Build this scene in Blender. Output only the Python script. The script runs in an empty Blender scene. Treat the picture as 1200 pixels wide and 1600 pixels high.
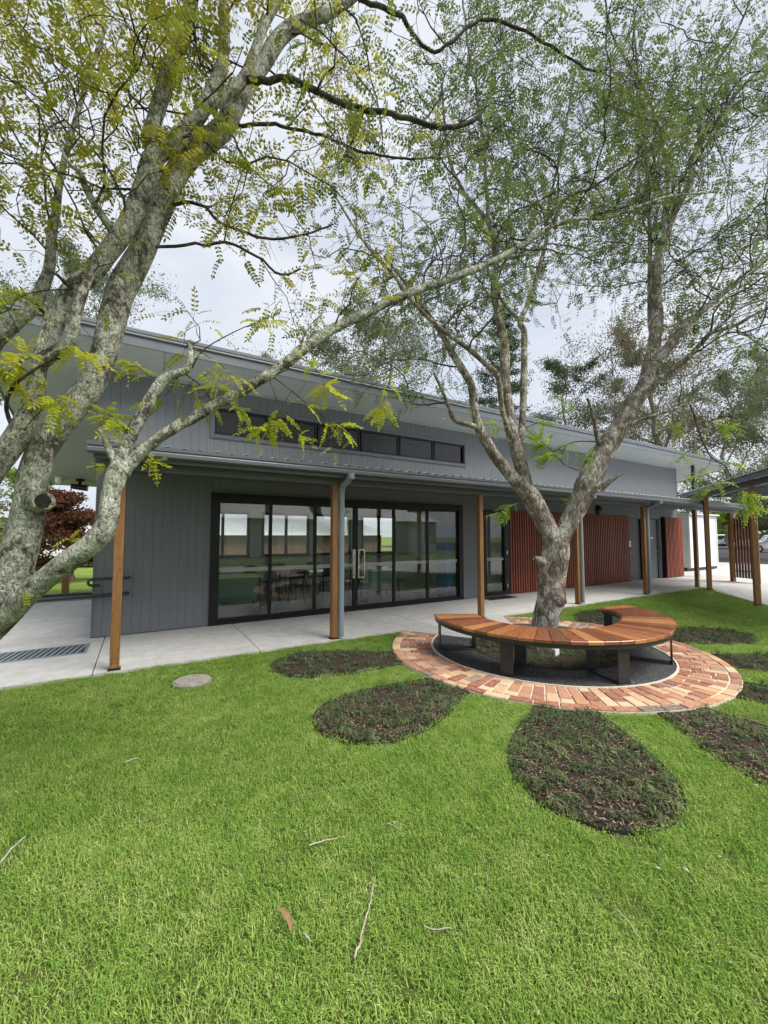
import bpy, math, random
import numpy as np
from mathutils import Vector, Matrix, noise

random.seed(11)
rng = np.random.default_rng(11)
S = bpy.context.scene
COL = S.collection

# ------------------------------------------------------------------ camera
EYE = 1.6
YAW, PITCH, FPX = math.radians(31.03), math.radians(3.388), 634.3      # focal length in pixels of a 1200 wide picture
cam_data = bpy.data.cameras.new('camera')
cam_data.sensor_fit = 'HORIZONTAL'
cam_data.sensor_width = 36.0
cam_data.lens = FPX / 1200 * 36.0
cam_data.clip_start = 0.05
cam_data.clip_end = 2000
cam = bpy.data.objects.new('camera', cam_data)
COL.objects.link(cam)
cam.location = (0, 0, EYE)
cam.rotation_euler = (math.pi / 2 + PITCH, 0, -YAW)
S.camera = cam

# ------------------------------------------------------------------ sky, sun, exposure
SUN_EL, SUN_AZ = math.radians(52), math.radians(146)     # azimuth from +Y towards +X
w = bpy.data.worlds.new('World')
S.world = w
w.use_nodes = True
nt = w.node_tree
nt.nodes.clear()
out = nt.nodes.new('ShaderNodeOutputWorld')
bg = nt.nodes.new('ShaderNodeBackground')
bg.inputs['Strength'].default_value = 0.1
sky = nt.nodes.new('ShaderNodeTexSky')
sky.sky_type = 'NISHITA'
sky.sun_disc = False
sky.sun_elevation = SUN_EL
sky.sun_rotation = SUN_AZ
sky.dust_density = 3.0
sky.air_density = 1.2
tc = nt.nodes.new('ShaderNodeTexCoord')
mp = nt.nodes.new('ShaderNodeMapping')
mp.inputs['Scale'].default_value = (1.0, 1.0, 2.2)
nz = nt.nodes.new('ShaderNodeTexNoise')
nz.inputs['Scale'].default_value = 2.3
nz.inputs['Detail'].default_value = 6
nz.inputs['Roughness'].default_value = 0.55
nz.inputs['Distortion'].default_value = 0.4
rp = nt.nodes.new('ShaderNodeValToRGB')
rp.color_ramp.elements[0].position = 0.36
rp.color_ramp.elements[0].color = (4.8, 5.2, 5.95, 1)
rp.color_ramp.elements[1].position = 0.64
rp.color_ramp.elements[1].color = (6.3, 6.5, 6.85, 1)
mx = nt.nodes.new('ShaderNodeMixRGB')
mx.inputs['Fac'].default_value = 0.9
nt.links.new(tc.outputs['Generated'], mp.inputs['Vector'])
nt.links.new(mp.outputs['Vector'], nz.inputs['Vector'])
nt.links.new(nz.outputs['Fac'], rp.inputs['Fac'])
nt.links.new(sky.outputs['Color'], mx.inputs['Color1'])
nt.links.new(rp.outputs['Color'], mx.inputs['Color2'])
nt.links.new(mx.outputs['Color'], bg.inputs['Color'])
nt.links.new(bg.outputs['Background'], out.inputs['Surface'])

sun_data = bpy.data.lights.new('sun', 'SUN')
sun_data.energy = 4.0
sun_data.angle = math.radians(38)
sun_data.color = (1.0, 0.96, 0.9)
sun = bpy.data.objects.new('sun', sun_data)
COL.objects.link(sun)
sdir = Vector((math.sin(SUN_AZ) * math.cos(SUN_EL), math.cos(SUN_AZ) * math.cos(SUN_EL), math.sin(SUN_EL)))
sun.rotation_euler = sdir.to_track_quat('Z', 'Y').to_euler()
sun.location = (10, -10, 30)

S.view_settings.view_transform = 'Standard'
S.view_settings.look = 'None'
S.view_settings.exposure = 0.62
S.view_settings.gamma = 1.0
S.view_settings.use_curve_mapping = False
S.cycles.use_denoising = True
S.cycles.use_adaptive_sampling = True
S.cycles.adaptive_threshold = 0.04
S.cycles.max_bounces = 5
S.cycles.diffuse_bounces = 2
S.cycles.glossy_bounces = 3
S.cycles.transmission_bounces = 4
S.cycles.transparent_max_bounces = 10
w.cycles.sampling_method = 'MANUAL'
w.cycles.sample_map_resolution = 256
S.cycles.caustics_reflective = False
S.cycles.caustics_refractive = False

# ------------------------------------------------------------------ helpers
_F = Vector((math.sin(YAW) * math.cos(PITCH), math.cos(YAW) * math.cos(PITCH), math.sin(PITCH)))
_R = Vector((math.cos(YAW), -math.sin(YAW), 0))
_U = _R.cross(_F)

def at(px, py, depth):
    """world point of a photograph pixel at a given real distance (used to lay out limbs in space)"""
    return Vector((0, 0, EYE)) + (_F + _R * ((px - 600) / FPX) - _U * ((py - 800) / FPX)) * depth

def on_ground(px, py, z=0.0):
    d = _F + _R * ((px - 600) / FPX) - _U * ((py - 800) / FPX)
    return Vector((0, 0, EYE)) + d * ((z - EYE) / d.z)

def tag(o, label=None, cat=None, group=None, kind=None):
    if label: o['label'] = label
    if cat: o['category'] = cat
    if group: o['group'] = group
    if kind: o['kind'] = kind
    return o

def empty(name, loc=(0, 0, 0), label=None, cat=None, group=None, kind=None, rz=0.0):
    o = bpy.data.objects.new(name, None)
    o.empty_display_size = 0.1
    COL.objects.link(o)
    o.location = loc
    o.rotation_euler = (0, 0, rz)
    return tag(o, label, cat, group, kind)

def origin_of(parent):
    p = Vector((0, 0, 0))
    while parent is not None:
        p = p + parent.location
        parent = parent.parent
    return p

def inst(name, mesh, parent=None, loc=(0, 0, 0), rot=(0, 0, 0), scale=(1, 1, 1), world=False):
    """an object using shared mesh data"""
    o = bpy.data.objects.new(name, mesh)
    COL.objects.link(o)
    loc = Vector(loc)
    if parent is not None:
        o.parent = parent
        if world: loc = loc - origin_of(parent)
    o.location = loc
    o.rotation_euler = rot
    o.scale = scale
    return o

class MB:
    """collects shapes and links them as one mesh object"""
    def __init__(s):
        s.v = []; s.f = []; s.sm = []
    def add(s, vs, fs, smooth=False):
        n = len(s.v)
        s.v.extend([tuple(v) for v in vs])
        s.f.extend([tuple(i + n for i in f) for f in fs])
        s.sm.extend([smooth] * len(fs))
        return s
    def box(s, x0, x1, y0, y1, z0, z1, M=None):
        vs = [Vector(p) for p in ((x0,y0,z0),(x1,y0,z0),(x1,y1,z0),(x0,y1,z0),(x0,y0,z1),(x1,y0,z1),(x1,y1,z1),(x0,y1,z1))]
        if M is not None: vs = [M @ v for v in vs]
        return s.add(vs, [(0,3,2,1),(4,5,6,7),(0,1,5,4),(1,2,6,5),(2,3,7,6),(3,0,4,7)])
    def cbox(s, x0, x1, y0, y1, z0, z1, c=0.005, M=None):
        """box with chamfered edges"""
        xs, ys, zs = (x0, x1), (y0, y1), (z0, z1)
        vs = []; idx = {}
        for i in (0, 1):
            for j in (0, 1):
                for k in (0, 1):
                    sx, sy, sz = (1 - 2 * i), (1 - 2 * j), (1 - 2 * k)
                    for a in range(3):
                        p = [xs[i], ys[j], zs[k]]
                        for b, sg in ((0, sx), (1, sy), (2, sz)):
                            if b != a: p[b] += sg * c
                        idx[(i, j, k, a)] = len(vs); vs.append(Vector(p))
        # vertex a lies on the face normal to axis a
        fs = []
        def face(a, val, order):
            ks = []
            for (u, v) in order:
                t = [0, 0, 0]; o = [b for b in range(3) if b != a]
                t[a] = val; t[o[0]] = u; t[o[1]] = v
                ks.append(idx[(t[0], t[1], t[2], a)])
            return ks
        sq = [(0, 0), (1, 0), (1, 1), (0, 1)]
        for a in range(3):
            for val in (0, 1):
                f = face(a, val, sq)
                flip = (val == 0) != (a == 1)
                fs.append(tuple(reversed(f)) if flip else tuple(f))
        for a, b in ((0, 1), (0, 2), (1, 2)):
            c3 = 3 - a - b
            for va in (0, 1):
                for vb in (0, 1):
                    q = []
                    for (vc, ax) in ((0, a), (1, a), (1, b), (0, b)):
                        t = [0, 0, 0]; t[a] = va; t[b] = vb; t[c3] = vc
                        q.append(idx[(t[0], t[1], t[2], ax)])
                    fs.append(tuple(q))
        for i in (0, 1):
            for j in (0, 1):
                for k in (0, 1):
                    fs.append((idx[(i,j,k,0)], idx[(i,j,k,1)], idx[(i,j,k,2)]))
        if M is not None: vs = [M @ v for v in vs]
        return s.add(vs, fs)
    def prism(s, poly, z0, z1):
        n = len(poly)
        vs = [(p[0], p[1], z0) for p in poly] + [(p[0], p[1], z1) for p in poly]
        fs = [tuple(range(n - 1, -1, -1)), tuple(range(n, 2 * n))]
        fs += [(i, (i + 1) % n, n + (i + 1) % n, n + i) for i in range(n)]
        return s.add(vs, fs)
    def extrude_x(s, prof, x0, x1):
        """profile of (y, z) swept along x"""
        n = len(prof)
        vs = [(x0, p[0], p[1]) for p in prof] + [(x1, p[0], p[1]) for p in prof]
        fs = [tuple(range(n)), tuple(range(2 * n - 1, n - 1, -1))]
        fs += [(i, n + i, n + (i + 1) % n, (i + 1) % n) for i in range(n)]
        return s.add(vs, fs)
    def tube(s, pts, rad, n=8, caps=True, smooth=True, bump=0.0, bscale=8.0, seed=0.0, stretch=0.25):
        pts = [Vector(p) for p in pts]
        m = len(pts)
        if not hasattr(rad, '__len__'): rad = [rad] * m
        vs = []; fs = []
        up = None; s_len = 0.0
        for i, p in enumerate(pts):
            t = (pts[min(i + 1, m - 1)] - pts[max(i - 1, 0)])
            if t.length < 1e-9: t = Vector((0, 0, 1))
            t.normalize()
            if up is None:
                a = Vector((1, 0, 0)) if abs(t.x) < 0.8 else Vector((0, 1, 0))
                up = (a - t * a.dot(t)).normalized()
            else:
                up = up - t * up.dot(t)
                if up.length < 1e-6: up = t.orthogonal()
                up.normalize()
            sd = t.cross(up)
            if i: s_len += (p - pts[i - 1]).length
            for k in range(n):
                a = 2 * math.pi * k / n
                d = up * math.cos(a) + sd * math.sin(a)
                r = rad[i]
                if bump:
                    q = Vector((math.cos(a) * r * bscale, math.sin(a) * r * bscale, s_len * bscale * stretch + seed))
                    lo = noise.noise(q * 0.35 + Vector((7, 1, seed)))
                    hi = noise.fractal(q, 1.0, 2.0, 4) - 0.35 * abs(noise.noise(q * 2.1))
                    r = r * (1 + bump * (0.9 * lo + 1.3 * hi))
                vs.append(p + d * r)
        for i in range(m - 1):
            for k in range(n):
                a = i * n + k; b = i * n + (k + 1) % n
                fs.append((a, b, b + n, a + n))
        s.add(vs, fs, smooth)
        if caps:
            s.add(vs[:n], [tuple(range(n - 1, -1, -1))])
            s.add(vs[-n:], [tuple(range(n))])
        return s
    def cyl(s, c, r, z0, z1, n=20, r2=None):
        return s.tube([(c[0], c[1], z0), (c[0], c[1], z1)], [r, r if r2 is None else r2], n, True, False)
    def mesh(s, name, mat=None):
        me = bpy.data.meshes.new(name)
        me.from_pydata(s.v, [], s.f)
        if any(s.sm): me.polygons.foreach_set('use_smooth', s.sm)
        if mat is not None: me.materials.append(mat)
        me.update()
        return me
    def build(s, name, mat, parent=None, label=None, cat=None, group=None, kind=None, fix=False):
        if parent is not None:
            o = origin_of(parent)
            s.v = [(p[0] - o.x, p[1] - o.y, p[2] - o.z) for p in s.v]
        me = s.mesh(name, mat)
        if fix:
            import bmesh
            bm = bmesh.new(); bm.from_mesh(me)
            bmesh.ops.recalc_face_normals(bm, faces=bm.faces); bm.to_mesh(me); bm.free()
        ob = bpy.data.objects.new(name, me)
        COL.objects.link(ob)
        ob.parent = parent
        return tag(ob, label, cat, group, kind)

def np_mesh(name, verts, faces, mat, smooth=False):
    """verts (n,3), faces (m,k) numpy"""
    me = bpy.data.meshes.new(name)
    n, (m, k) = len(verts), faces.shape
    me.vertices.add(n)
    me.vertices.foreach_set('co', np.ascontiguousarray(verts, dtype=np.float32).ravel())
    me.loops.add(m * k)
    me.loops.foreach_set('vertex_index', np.ascontiguousarray(faces, dtype=np.int32).ravel())
    me.polygons.add(m)
    me.polygons.foreach_set('loop_start', np.arange(0, m * k, k, dtype=np.int32))
    me.polygons.foreach_set('loop_total', np.full(m, k, dtype=np.int32))
    me.update(calc_edges=True)
    if mat is not None: me.materials.append(mat)
    return me

def obj(name, me, parent=None, label=None, cat=None, group=None, kind=None):
    o = bpy.data.objects.new(name, me)
    COL.objects.link(o)
    o.parent = parent
    return tag(o, label, cat, group, kind)

# ------------------------------------------------------------------ materials
class NT:
    def __init__(s, name):
        s.m = bpy.data.materials.new(name)
        s.m.use_nodes = True
        s.t = s.m.node_tree
        s.t.nodes.clear()
        s.out = s.t.nodes.new('ShaderNodeOutputMaterial')
    def n(s, typ, **kw):
        nd = s.t.nodes.new(typ)
        for k, v in kw.items():
            if k in nd.inputs.keys() or k.replace('_', ' ') in nd.inputs.keys():
                nd.inputs[k if k in nd.inputs.keys() else k.replace('_', ' ')].default_value = v
            else: setattr(nd, k, v)
        return nd
    def l(s, a, b): s.t.links.new(a, b)
    def coords(s, scale=(1, 1, 1), kind='Object'):
        c = s.n('ShaderNodeTexCoord'); m = s.n('ShaderNodeMapping')
        m.inputs['Scale'].default_value = scale
        s.l(c.outputs[kind], m.inputs['Vector'])
        return m.outputs['Vector']
    def world(s, scale=(1, 1, 1)):
        c = s.n('ShaderNodeNewGeometry'); m = s.n('ShaderNodeMapping')
        m.inputs['Scale'].default_value = scale
        s.l(c.outputs['Position'], m.inputs['Vector'])
        return m.outputs['Vector']
    def noise(s, vec, scale, detail=4, rough=0.55, dist=0.0):
        nd = s.n('ShaderNodeTexNoise', Scale=scale, Detail=detail, Roughness=rough, Distortion=dist)
        s.l(vec, nd.inputs['Vector'])
        return nd.outputs['Fac']
    def ramp(s, fac, stops, interp='LINEAR'):
        nd = s.n('ShaderNodeValToRGB')
        cr = nd.color_ramp; cr.interpolation = interp
        while len(cr.elements) > 1: cr.elements.remove(cr.elements[-1])
        cr.elements[0].position = stops[0][0]; cr.elements[0].color = (*stops[0][1], 1)
        for p, c in stops[1:]:
            e = cr.elements.new(p); e.color = (*c, 1)
        s.l(fac, nd.inputs['Fac'])
        return nd.outputs['Color']
    def mix(s, fac, a, b, mode='MIX'):
        nd = s.n('ShaderNodeMixRGB', blend_type=mode)
        for sock, v in ((nd.inputs['Fac'], fac), (nd.inputs['Color1'], a), (nd.inputs['Color2'], b)):
            if isinstance(v, (int, float)): sock.default_value = v
            elif isinstance(v, tuple): sock.default_value = (*v, 1)
            else: s.l(v, sock)
        return nd.outputs['Color']
    def bump(s, h, strength=0.3, dist=0.01):
        nd = s.n('ShaderNodeBump', Strength=strength, Distance=dist)
        s.l(h, nd.inputs['Height'])
        return nd.outputs['Normal']
    def pbsdf(s, col, rough=0.6, metal=0.0, spec=0.5, normal=None, coat=0.0):
        b = s.n('ShaderNodeBsdfPrincipled')
        b.inputs['Roughness'].default_value = rough if isinstance(rough, (int, float)) else 0.5
        if not isinstance(rough, (int, float)): s.l(rough, b.inputs['Roughness'])
        b.inputs['Metallic'].default_value = metal
        b.inputs['Specular IOR Level'].default_value = spec
        b.inputs['Coat Weight'].default_value = coat
        if isinstance(col, tuple): b.inputs['Base Color'].default_value = (*col, 1)
        else: s.l(col, b.inputs['Base Color'])
        if normal is not None: s.l(normal, b.inputs['Normal'])
        return b.outputs['BSDF']
    def done(s, sh):
        s.l(sh, s.out.inputs['Surface'])
        return s.m

def paint(name, col, rough=0.5, var=0.12, scale=3.0, spec=0.4, metal=0.0, bump=0.04):
    """painted or coated surface with faint dirt and uneven gloss"""
    t = NT(name); v = t.world()
    a = t.noise(v, scale, 5); b = t.noise(v, scale * 14, 3)
    lo = tuple(c * (1 - var) for c in col); hi = tuple(min(1, c * (1 + var)) for c in col)
    c = t.mix(0.25, t.ramp(a, [(0.3, lo), (0.7, hi)]), t.ramp(b, [(0.3, lo), (0.7, hi)]))
    r = t.ramp(a, [(0.3, (rough * 0.85,) * 3), (0.7, (min(1, rough * 1.15),) * 3)])
    return t.done(t.pbsdf(c, r, metal, spec, t.bump(b, bump, 0.004)))

def timber(name, stops, rough=0.45, axis='X', scale=1.0, objvar=0.35, spec=0.4):
    """grain runs along the object's local axis; each piece has its own tone"""
    t = NT(name)
    sc = {'X': (1.2, 14, 14), 'Y': (14, 1.2, 14), 'Z': (14, 14, 1.2)}[axis]
    info = t.n('ShaderNodeObjectInfo')
    c = t.n('ShaderNodeTexCoord'); m = t.n('ShaderNodeMapping')
    m.inputs['Scale'].default_value = tuple(q * scale for q in sc)
    t.l(c.outputs['Object'], m.inputs['Vector'])
    off = t.n('ShaderNodeVectorMath', operation='SCALE'); off.inputs[0].default_value = (37, 51, 29)
    t.l(info.outputs['Random'], off.inputs['Scale'])
    ad = t.n('ShaderNodeVectorMath', operation='ADD')
    t.l(m.outputs['Vector'], ad.inputs[0]); t.l(off.outputs['Vector'], ad.inputs[1])
    v = ad.outputs['Vector']
    g = t.noise(v, 1.6, 6, 0.62, 1.2); fine = t.noise(v, 9, 3)
    tone = t.mix(objvar, g, info.outputs['Random'])
    col = t.ramp(tone, stops)
    col = t.mix(0.25, col, t.ramp(fine, [(0.35, tuple(x * 0.55 for x in stops[0][1])), (0.6, stops[-1][1])]))
    return t.done(t.pbsdf(col, rough, 0, spec, t.bump(fine, 0.12, 0.003)))

M = {}
M['wall'] = paint('wall_paint', (0.15, 0.163, 0.175), 0.55, 0.09, 0.9, 0.35)
M['wallback'] = M['wall']
M['soffit'] = paint('soffit_sheet', (0.36, 0.385, 0.385), 0.6, 0.05, 0.8)
M['fascia'] = paint('fascia_steel', (0.13, 0.145, 0.165), 0.4, 0.08, 2.0, 0.5)
M['gutter'] = paint('gutter_steel', (0.10, 0.11, 0.125), 0.35, 0.08, 2.0, 0.5)
M['pipe'] = paint('downpipe_paint', (0.21, 0.25, 0.29), 0.4, 0.07, 3.0, 0.45)
M['beam'] = paint('beam_paint', (0.11, 0.12, 0.13), 0.5, 0.08)
M['sheetedge'] = paint('roof_sheet_steel', (0.55, 0.58, 0.6), 0.35, 0.1, 3.0, 0.5)
M['roofsheet'] = paint('roof_sheet_dark', (0.14, 0.155, 0.17), 0.45, 0.1)
M['black'] = paint('black_aluminium', (0.01, 0.01, 0.011), 0.4, 0.1, 4.0, 0.3)
M['steel'] = paint('black_steel', (0.022, 0.022, 0.024), 0.42, 0.2, 6.0, 0.5)
M['stainless'] = paint('stainless_steel', (0.62, 0.6, 0.55), 0.28, 0.05, 6.0, 0.5, 0.9)
M['door'] = paint('door_paint', (0.06, 0.068, 0.074), 0.45, 0.06)
M['doorgrey'] = paint('door_paint_grey', (0.12, 0.135, 0.15), 0.45, 0.06)
M['white'] = paint('white_paint', (0.72, 0.73, 0.73), 0.5, 0.05, 2.0)
M['plaster'] = paint('plaster', (0.78, 0.79, 0.78), 0.7, 0.05)
M['vinyl'] = paint('vinyl_floor', (0.52, 0.54, 0.53), 0.3, 0.08, 2.0, 0.5)
M['blue'] = paint('blue_laminate', (0.03, 0.2, 0.68), 0.4, 0.08)
M['teal'] = paint('teal_laminate', (0.16, 0.27, 0.26), 0.45, 0.08)
M['chair'] = paint('chair_plastic', (0.03, 0.05, 0.05), 0.45, 0.1)
M['rubber'] = paint('rubber', (0.02, 0.02, 0.02), 0.8, 0.2, 12)
M['mat'] = paint('mat_fibre', (0.035, 0.035, 0.037), 0.95, 0.3, 20, 0.1, 0, 0.5)
M['carpaint'] = paint('car_paint', (0.75, 0.76, 0.77), 0.22, 0.03, 1.0, 0.5)
M['carglass'] = paint('car_glass', (0.02, 0.025, 0.03), 0.08, 0.1, 1.0, 0.5)
M['redlamp'] = paint('red_lens', (0.35, 0.02, 0.02), 0.2)
M['post'] = timber('post_timber', [(0.25, (0.14, 0.062, 0.022)), (0.55, (0.25, 0.12, 0.042)), (0.8, (0.36, 0.185, 0.07))], 0.42, 'Z', 0.8, 0.2)
M['batten'] = timber('batten_timber', [(0.25, (0.15, 0.034, 0.018)), (0.55, (0.25, 0.062, 0.032)), (0.8, (0.33, 0.1, 0.05))], 0.5, 'Z', 0.8, 0.45)
M['seat'] = timber('seat_timber', [(0.22, (0.09, 0.03, 0.018)), (0.4, (0.19, 0.058, 0.032)), (0.52, (0.28, 0.092, 0.047)), (0.66, (0.36, 0.14, 0.062)), (0.84, (0.5, 0.235, 0.09))], 0.21, 'X', 0.9, 0.72, 0.5)

def concrete():
    t = NT('concrete'); v = t.world()
    a = t.noise(v, 0.55, 6, 0.6, 0.3); b = t.noise(v, 5, 6, 0.65); c = t.noise(v, 160, 2)
    col = t.ramp(a, [(0.3, (0.40, 0.395, 0.375)), (0.55, (0.5, 0.495, 0.475)), (0.75, (0.55, 0.545, 0.525))])
    col = t.mix(0.45, col, t.ramp(b, [(0.33, (0.32, 0.305, 0.275)), (0.6, (0.56, 0.555, 0.54))]))
    col = t.mix(0.12, col, t.ramp(c, [(0.4, (0.3, 0.29, 0.28)), (0.6, (0.62, 0.61, 0.6))]))
    return t.done(t.pbsdf(col, 0.75, 0, 0.3, t.bump(t.mix(0.5, b, c), 0.15, 0.004)))
M['concrete'] = concrete()

def brickmat(name='paver_clay'):
    t = NT(name)
    info = t.n('ShaderNodeObjectInfo'); v = t.world()
    base = t.ramp(info.outputs['Random'], [(0.0, (0.24, 0.085, 0.062)), (0.16, (0.33, 0.14, 0.09)), (0.28, (0.4, 0.2, 0.125)), (0.4, (0.5, 0.33, 0.2)),
        (0.52, (0.55, 0.42, 0.28)), (0.62, (0.28, 0.115, 0.085)), (0.73, (0.38, 0.24, 0.16)), (0.8, (0.24, 0.19, 0.15)), (0.9, (0.42, 0.2, 0.11)), (0.96, (0.13, 0.12, 0.115))], 'CONSTANT')
    a = t.noise(v, 22, 5, 0.65); b = t.noise(v, 180, 3)
    col = t.mix(t.ramp(a, [(0.42, (0, 0, 0)), (0.75, (0.55,) * 3)]), base, (0.5, 0.36, 0.22))
    col = t.mix(t.ramp(b, [(0.3, (0.35,) * 3), (0.5, (0, 0, 0))]), col, (0.1, 0.06, 0.045))
    return t.done(t.pbsdf(col, 0.8, 0, 0.25, t.bump(t.mix(0.5, a, b), 0.4, 0.004)))
M['brick'] = brickmat()
M['mortar'] = paint('mortar', (0.58, 0.52, 0.42), 0.9, 0.15, 12, 0.2, 0, 0.4)

def gravel():
    t = NT('exposed_aggregate'); v = t.world()
    vo = t.n('ShaderNodeTexVoronoi', Scale=110.0); t.l(v, vo.inputs['Vector'])
    a = t.noise(v, 3, 4)
    col = t.ramp(t.n('ShaderNodeSeparateColor').outputs[0], [(0, (0, 0, 0))]) if False else None
    sep = t.n('ShaderNodeSeparateColor'); t.l(vo.outputs['Color'], sep.inputs[0])
    col = t.ramp(sep.outputs[0], [(0.0, (0.022, 0.023, 0.026)), (0.6, (0.05, 0.052, 0.057)), (0.86, (0.085, 0.088, 0.095)), (0.95, (0.34, 0.34, 0.34))], 'CONSTANT')
    col = t.mix(0.3, col, t.ramp(a, [(0.3, (0.03, 0.031, 0.034)), (0.7, (0.075, 0.077, 0.082))]))
    return t.done(t.pbsdf(col, 0.7, 0, 0.4, t.bump(vo.outputs['Distance'], 0.6, 0.006)))
M['gravel'] = gravel()

def soil(name, c0, c1, c2, sc=25):
    t = NT(name); v = t.world()
    a = t.noise(v, sc, 6, 0.7); b = t.noise(v, sc * 6, 4, 0.7)
    col = t.ramp(t.mix(0.5, a, b), [(0.35, c0), (0.52, c1), (0.68, c2)])
    return t.done(t.pbsdf(col, 0.95, 0, 0.15, t.bump(t.mix(0.5, a, b), 0.9, 0.02)))
M['mulch'] = soil('mulch', (0.016, 0.013, 0.01), (0.046, 0.037, 0.026), (0.105, 0.084, 0.058), 40)
M['thatch'] = soil('lawn_thatch', (0.05, 0.07, 0.016), (0.1, 0.13, 0.03), (0.18, 0.19, 0.07), 30)
M['field'] = soil('field_grass', (0.08, 0.14, 0.02), (0.15, 0.22, 0.04), (0.26, 0.3, 0.08), 1.2)
M['asphalt'] = soil('asphalt', (0.035, 0.035, 0.037), (0.055, 0.055, 0.057), (0.08, 0.08, 0.082), 2.0)

def leafmat(name, stops, trans=0.45, rough=0.5, spread=3.0):
    t = NT(name)
    info = t.n('ShaderNodeObjectInfo'); v = t.world()
    a = t.noise(v, spread, 2); b = t.noise(v, spread * 9, 1)
    f = t.mix(0.45, a, b)
    f = t.mix(0.25, f, info.outputs['Random'])
    col = t.ramp(f, stops)
    df = t.n('ShaderNodeBsdfDiffuse'); t.l(col, df.inputs['Color']); p = df.outputs['BSDF']
    tr = t.n('ShaderNodeBsdfTranslucent'); t.l(col, tr.inputs['Color'])
    ms = t.n('ShaderNodeMixShader', Fac=trans)
    t.l(p, ms.inputs[1]); t.l(tr.outputs['BSDF'], ms.inputs[2])
    return t.done(ms.outputs['Shader'])
M['leafyellow'] = leafmat('leaf_yellow_green', [(0.3, (0.16, 0.2, 0.03)), (0.5, (0.27, 0.29, 0.04)), (0.7, (0.45, 0.41, 0.05))], 0.5)
M['leafbright'] = leafmat('leaf_young_yellow', [(0.3, (0.27, 0.34, 0.03)), (0.5, (0.42, 0.46, 0.035)), (0.7, (0.6, 0.57, 0.05))], 0.5)
M['leafspring'] = leafmat('leaf_young_green', [(0.3, (0.17, 0.28, 0.04)), (0.5, (0.27, 0.4, 0.055)), (0.7, (0.42, 0.5, 0.07))], 0.5)
M['leafolive'] = leafmat('leaf_olive_green', [(0.3, (0.1, 0.145, 0.045)), (0.5, (0.17, 0.215, 0.06)), (0.7, (0.29, 0.31, 0.07))], 0.42)
M['leafgreen'] = leafmat('leaf_fresh_green', [(0.3, (0.1, 0.15, 0.06)), (0.5, (0.16, 0.215, 0.085)), (0.7, (0.28, 0.33, 0.1))], 0.42)
M['leafgum'] = leafmat('leaf_gum', [(0.3, (0.09, 0.12, 0.07)), (0.5, (0.15, 0.18, 0.11)), (0.7, (0.24, 0.26, 0.16))], 0.35, 0.45, 0.6)
M['leafgumred'] = leafmat('leaf_gum_bronze', [(0.3, (0.1, 0.115, 0.07)), (0.5, (0.17, 0.17, 0.11)), (0.7, (0.27, 0.22, 0.15))], 0.35, 0.45, 0.6)
M['leafpine'] = leafmat('leaf_pine', [(0.3, (0.035, 0.06, 0.03)), (0.5, (0.06, 0.1, 0.045)), (0.7, (0.11, 0.16, 0.06))], 0.25, 0.5, 0.8)
M['leafbush'] = leafmat('leaf_bush', [(0.3, (0.06, 0.11, 0.02)), (0.5, (0.12, 0.19, 0.035)), (0.7, (0.22, 0.28, 0.05))], 0.35, 0.5, 1.0)
M['leafred'] = leafmat('leaf_red', [(0.3, (0.06, 0.02, 0.018)), (0.48, (0.12, 0.04, 0.028)), (0.58, (0.09, 0.075, 0.035)), (0.72, (0.2, 0.05, 0.03))], 0.35, 0.5, 2.0)
M['tuft'] = leafmat('tuft_leaf', [(0.28, (0.05, 0.078, 0.038)), (0.5, (0.1, 0.145, 0.065)), (0.72, (0.23, 0.27, 0.12))], 0.25, 0.4, 8.0)

def grassmat():
    t = NT('grass_blade')
    info = t.n('ShaderNodeObjectInfo'); v = t.world()
    a = t.noise(v, 0.7, 3, 0.6); b = t.noise(v, 7, 3, 0.65); c = t.noise(v, 130, 1)
    f = t.mix(0.5, t.mix(0.5, a, b), c)
    f = t.mix(0.15, f, info.outputs['Random'])
    col = t.ramp(f, [(0.33, (0.11, 0.23, 0.04)), (0.44, (0.19, 0.335, 0.06)), (0.53, (0.29, 0.43, 0.09)), (0.6, (0.43, 0.51, 0.17)), (0.67, (0.6, 0.55, 0.31))])
    df = t.n('ShaderNodeBsdfDiffuse'); t.l(col, df.inputs['Color']); p = df.outputs['BSDF']
    tr = t.n('ShaderNodeBsdfTranslucent'); t.l(col, tr.inputs['Color'])
    ms = t.n('ShaderNodeMixShader', Fac=0.35)
    t.l(p, ms.inputs[1]); t.l(tr.outputs['BSDF'], ms.inputs[2])
    return t.done(ms.outputs['Shader'])
M['grass'] = grassmat()

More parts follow.
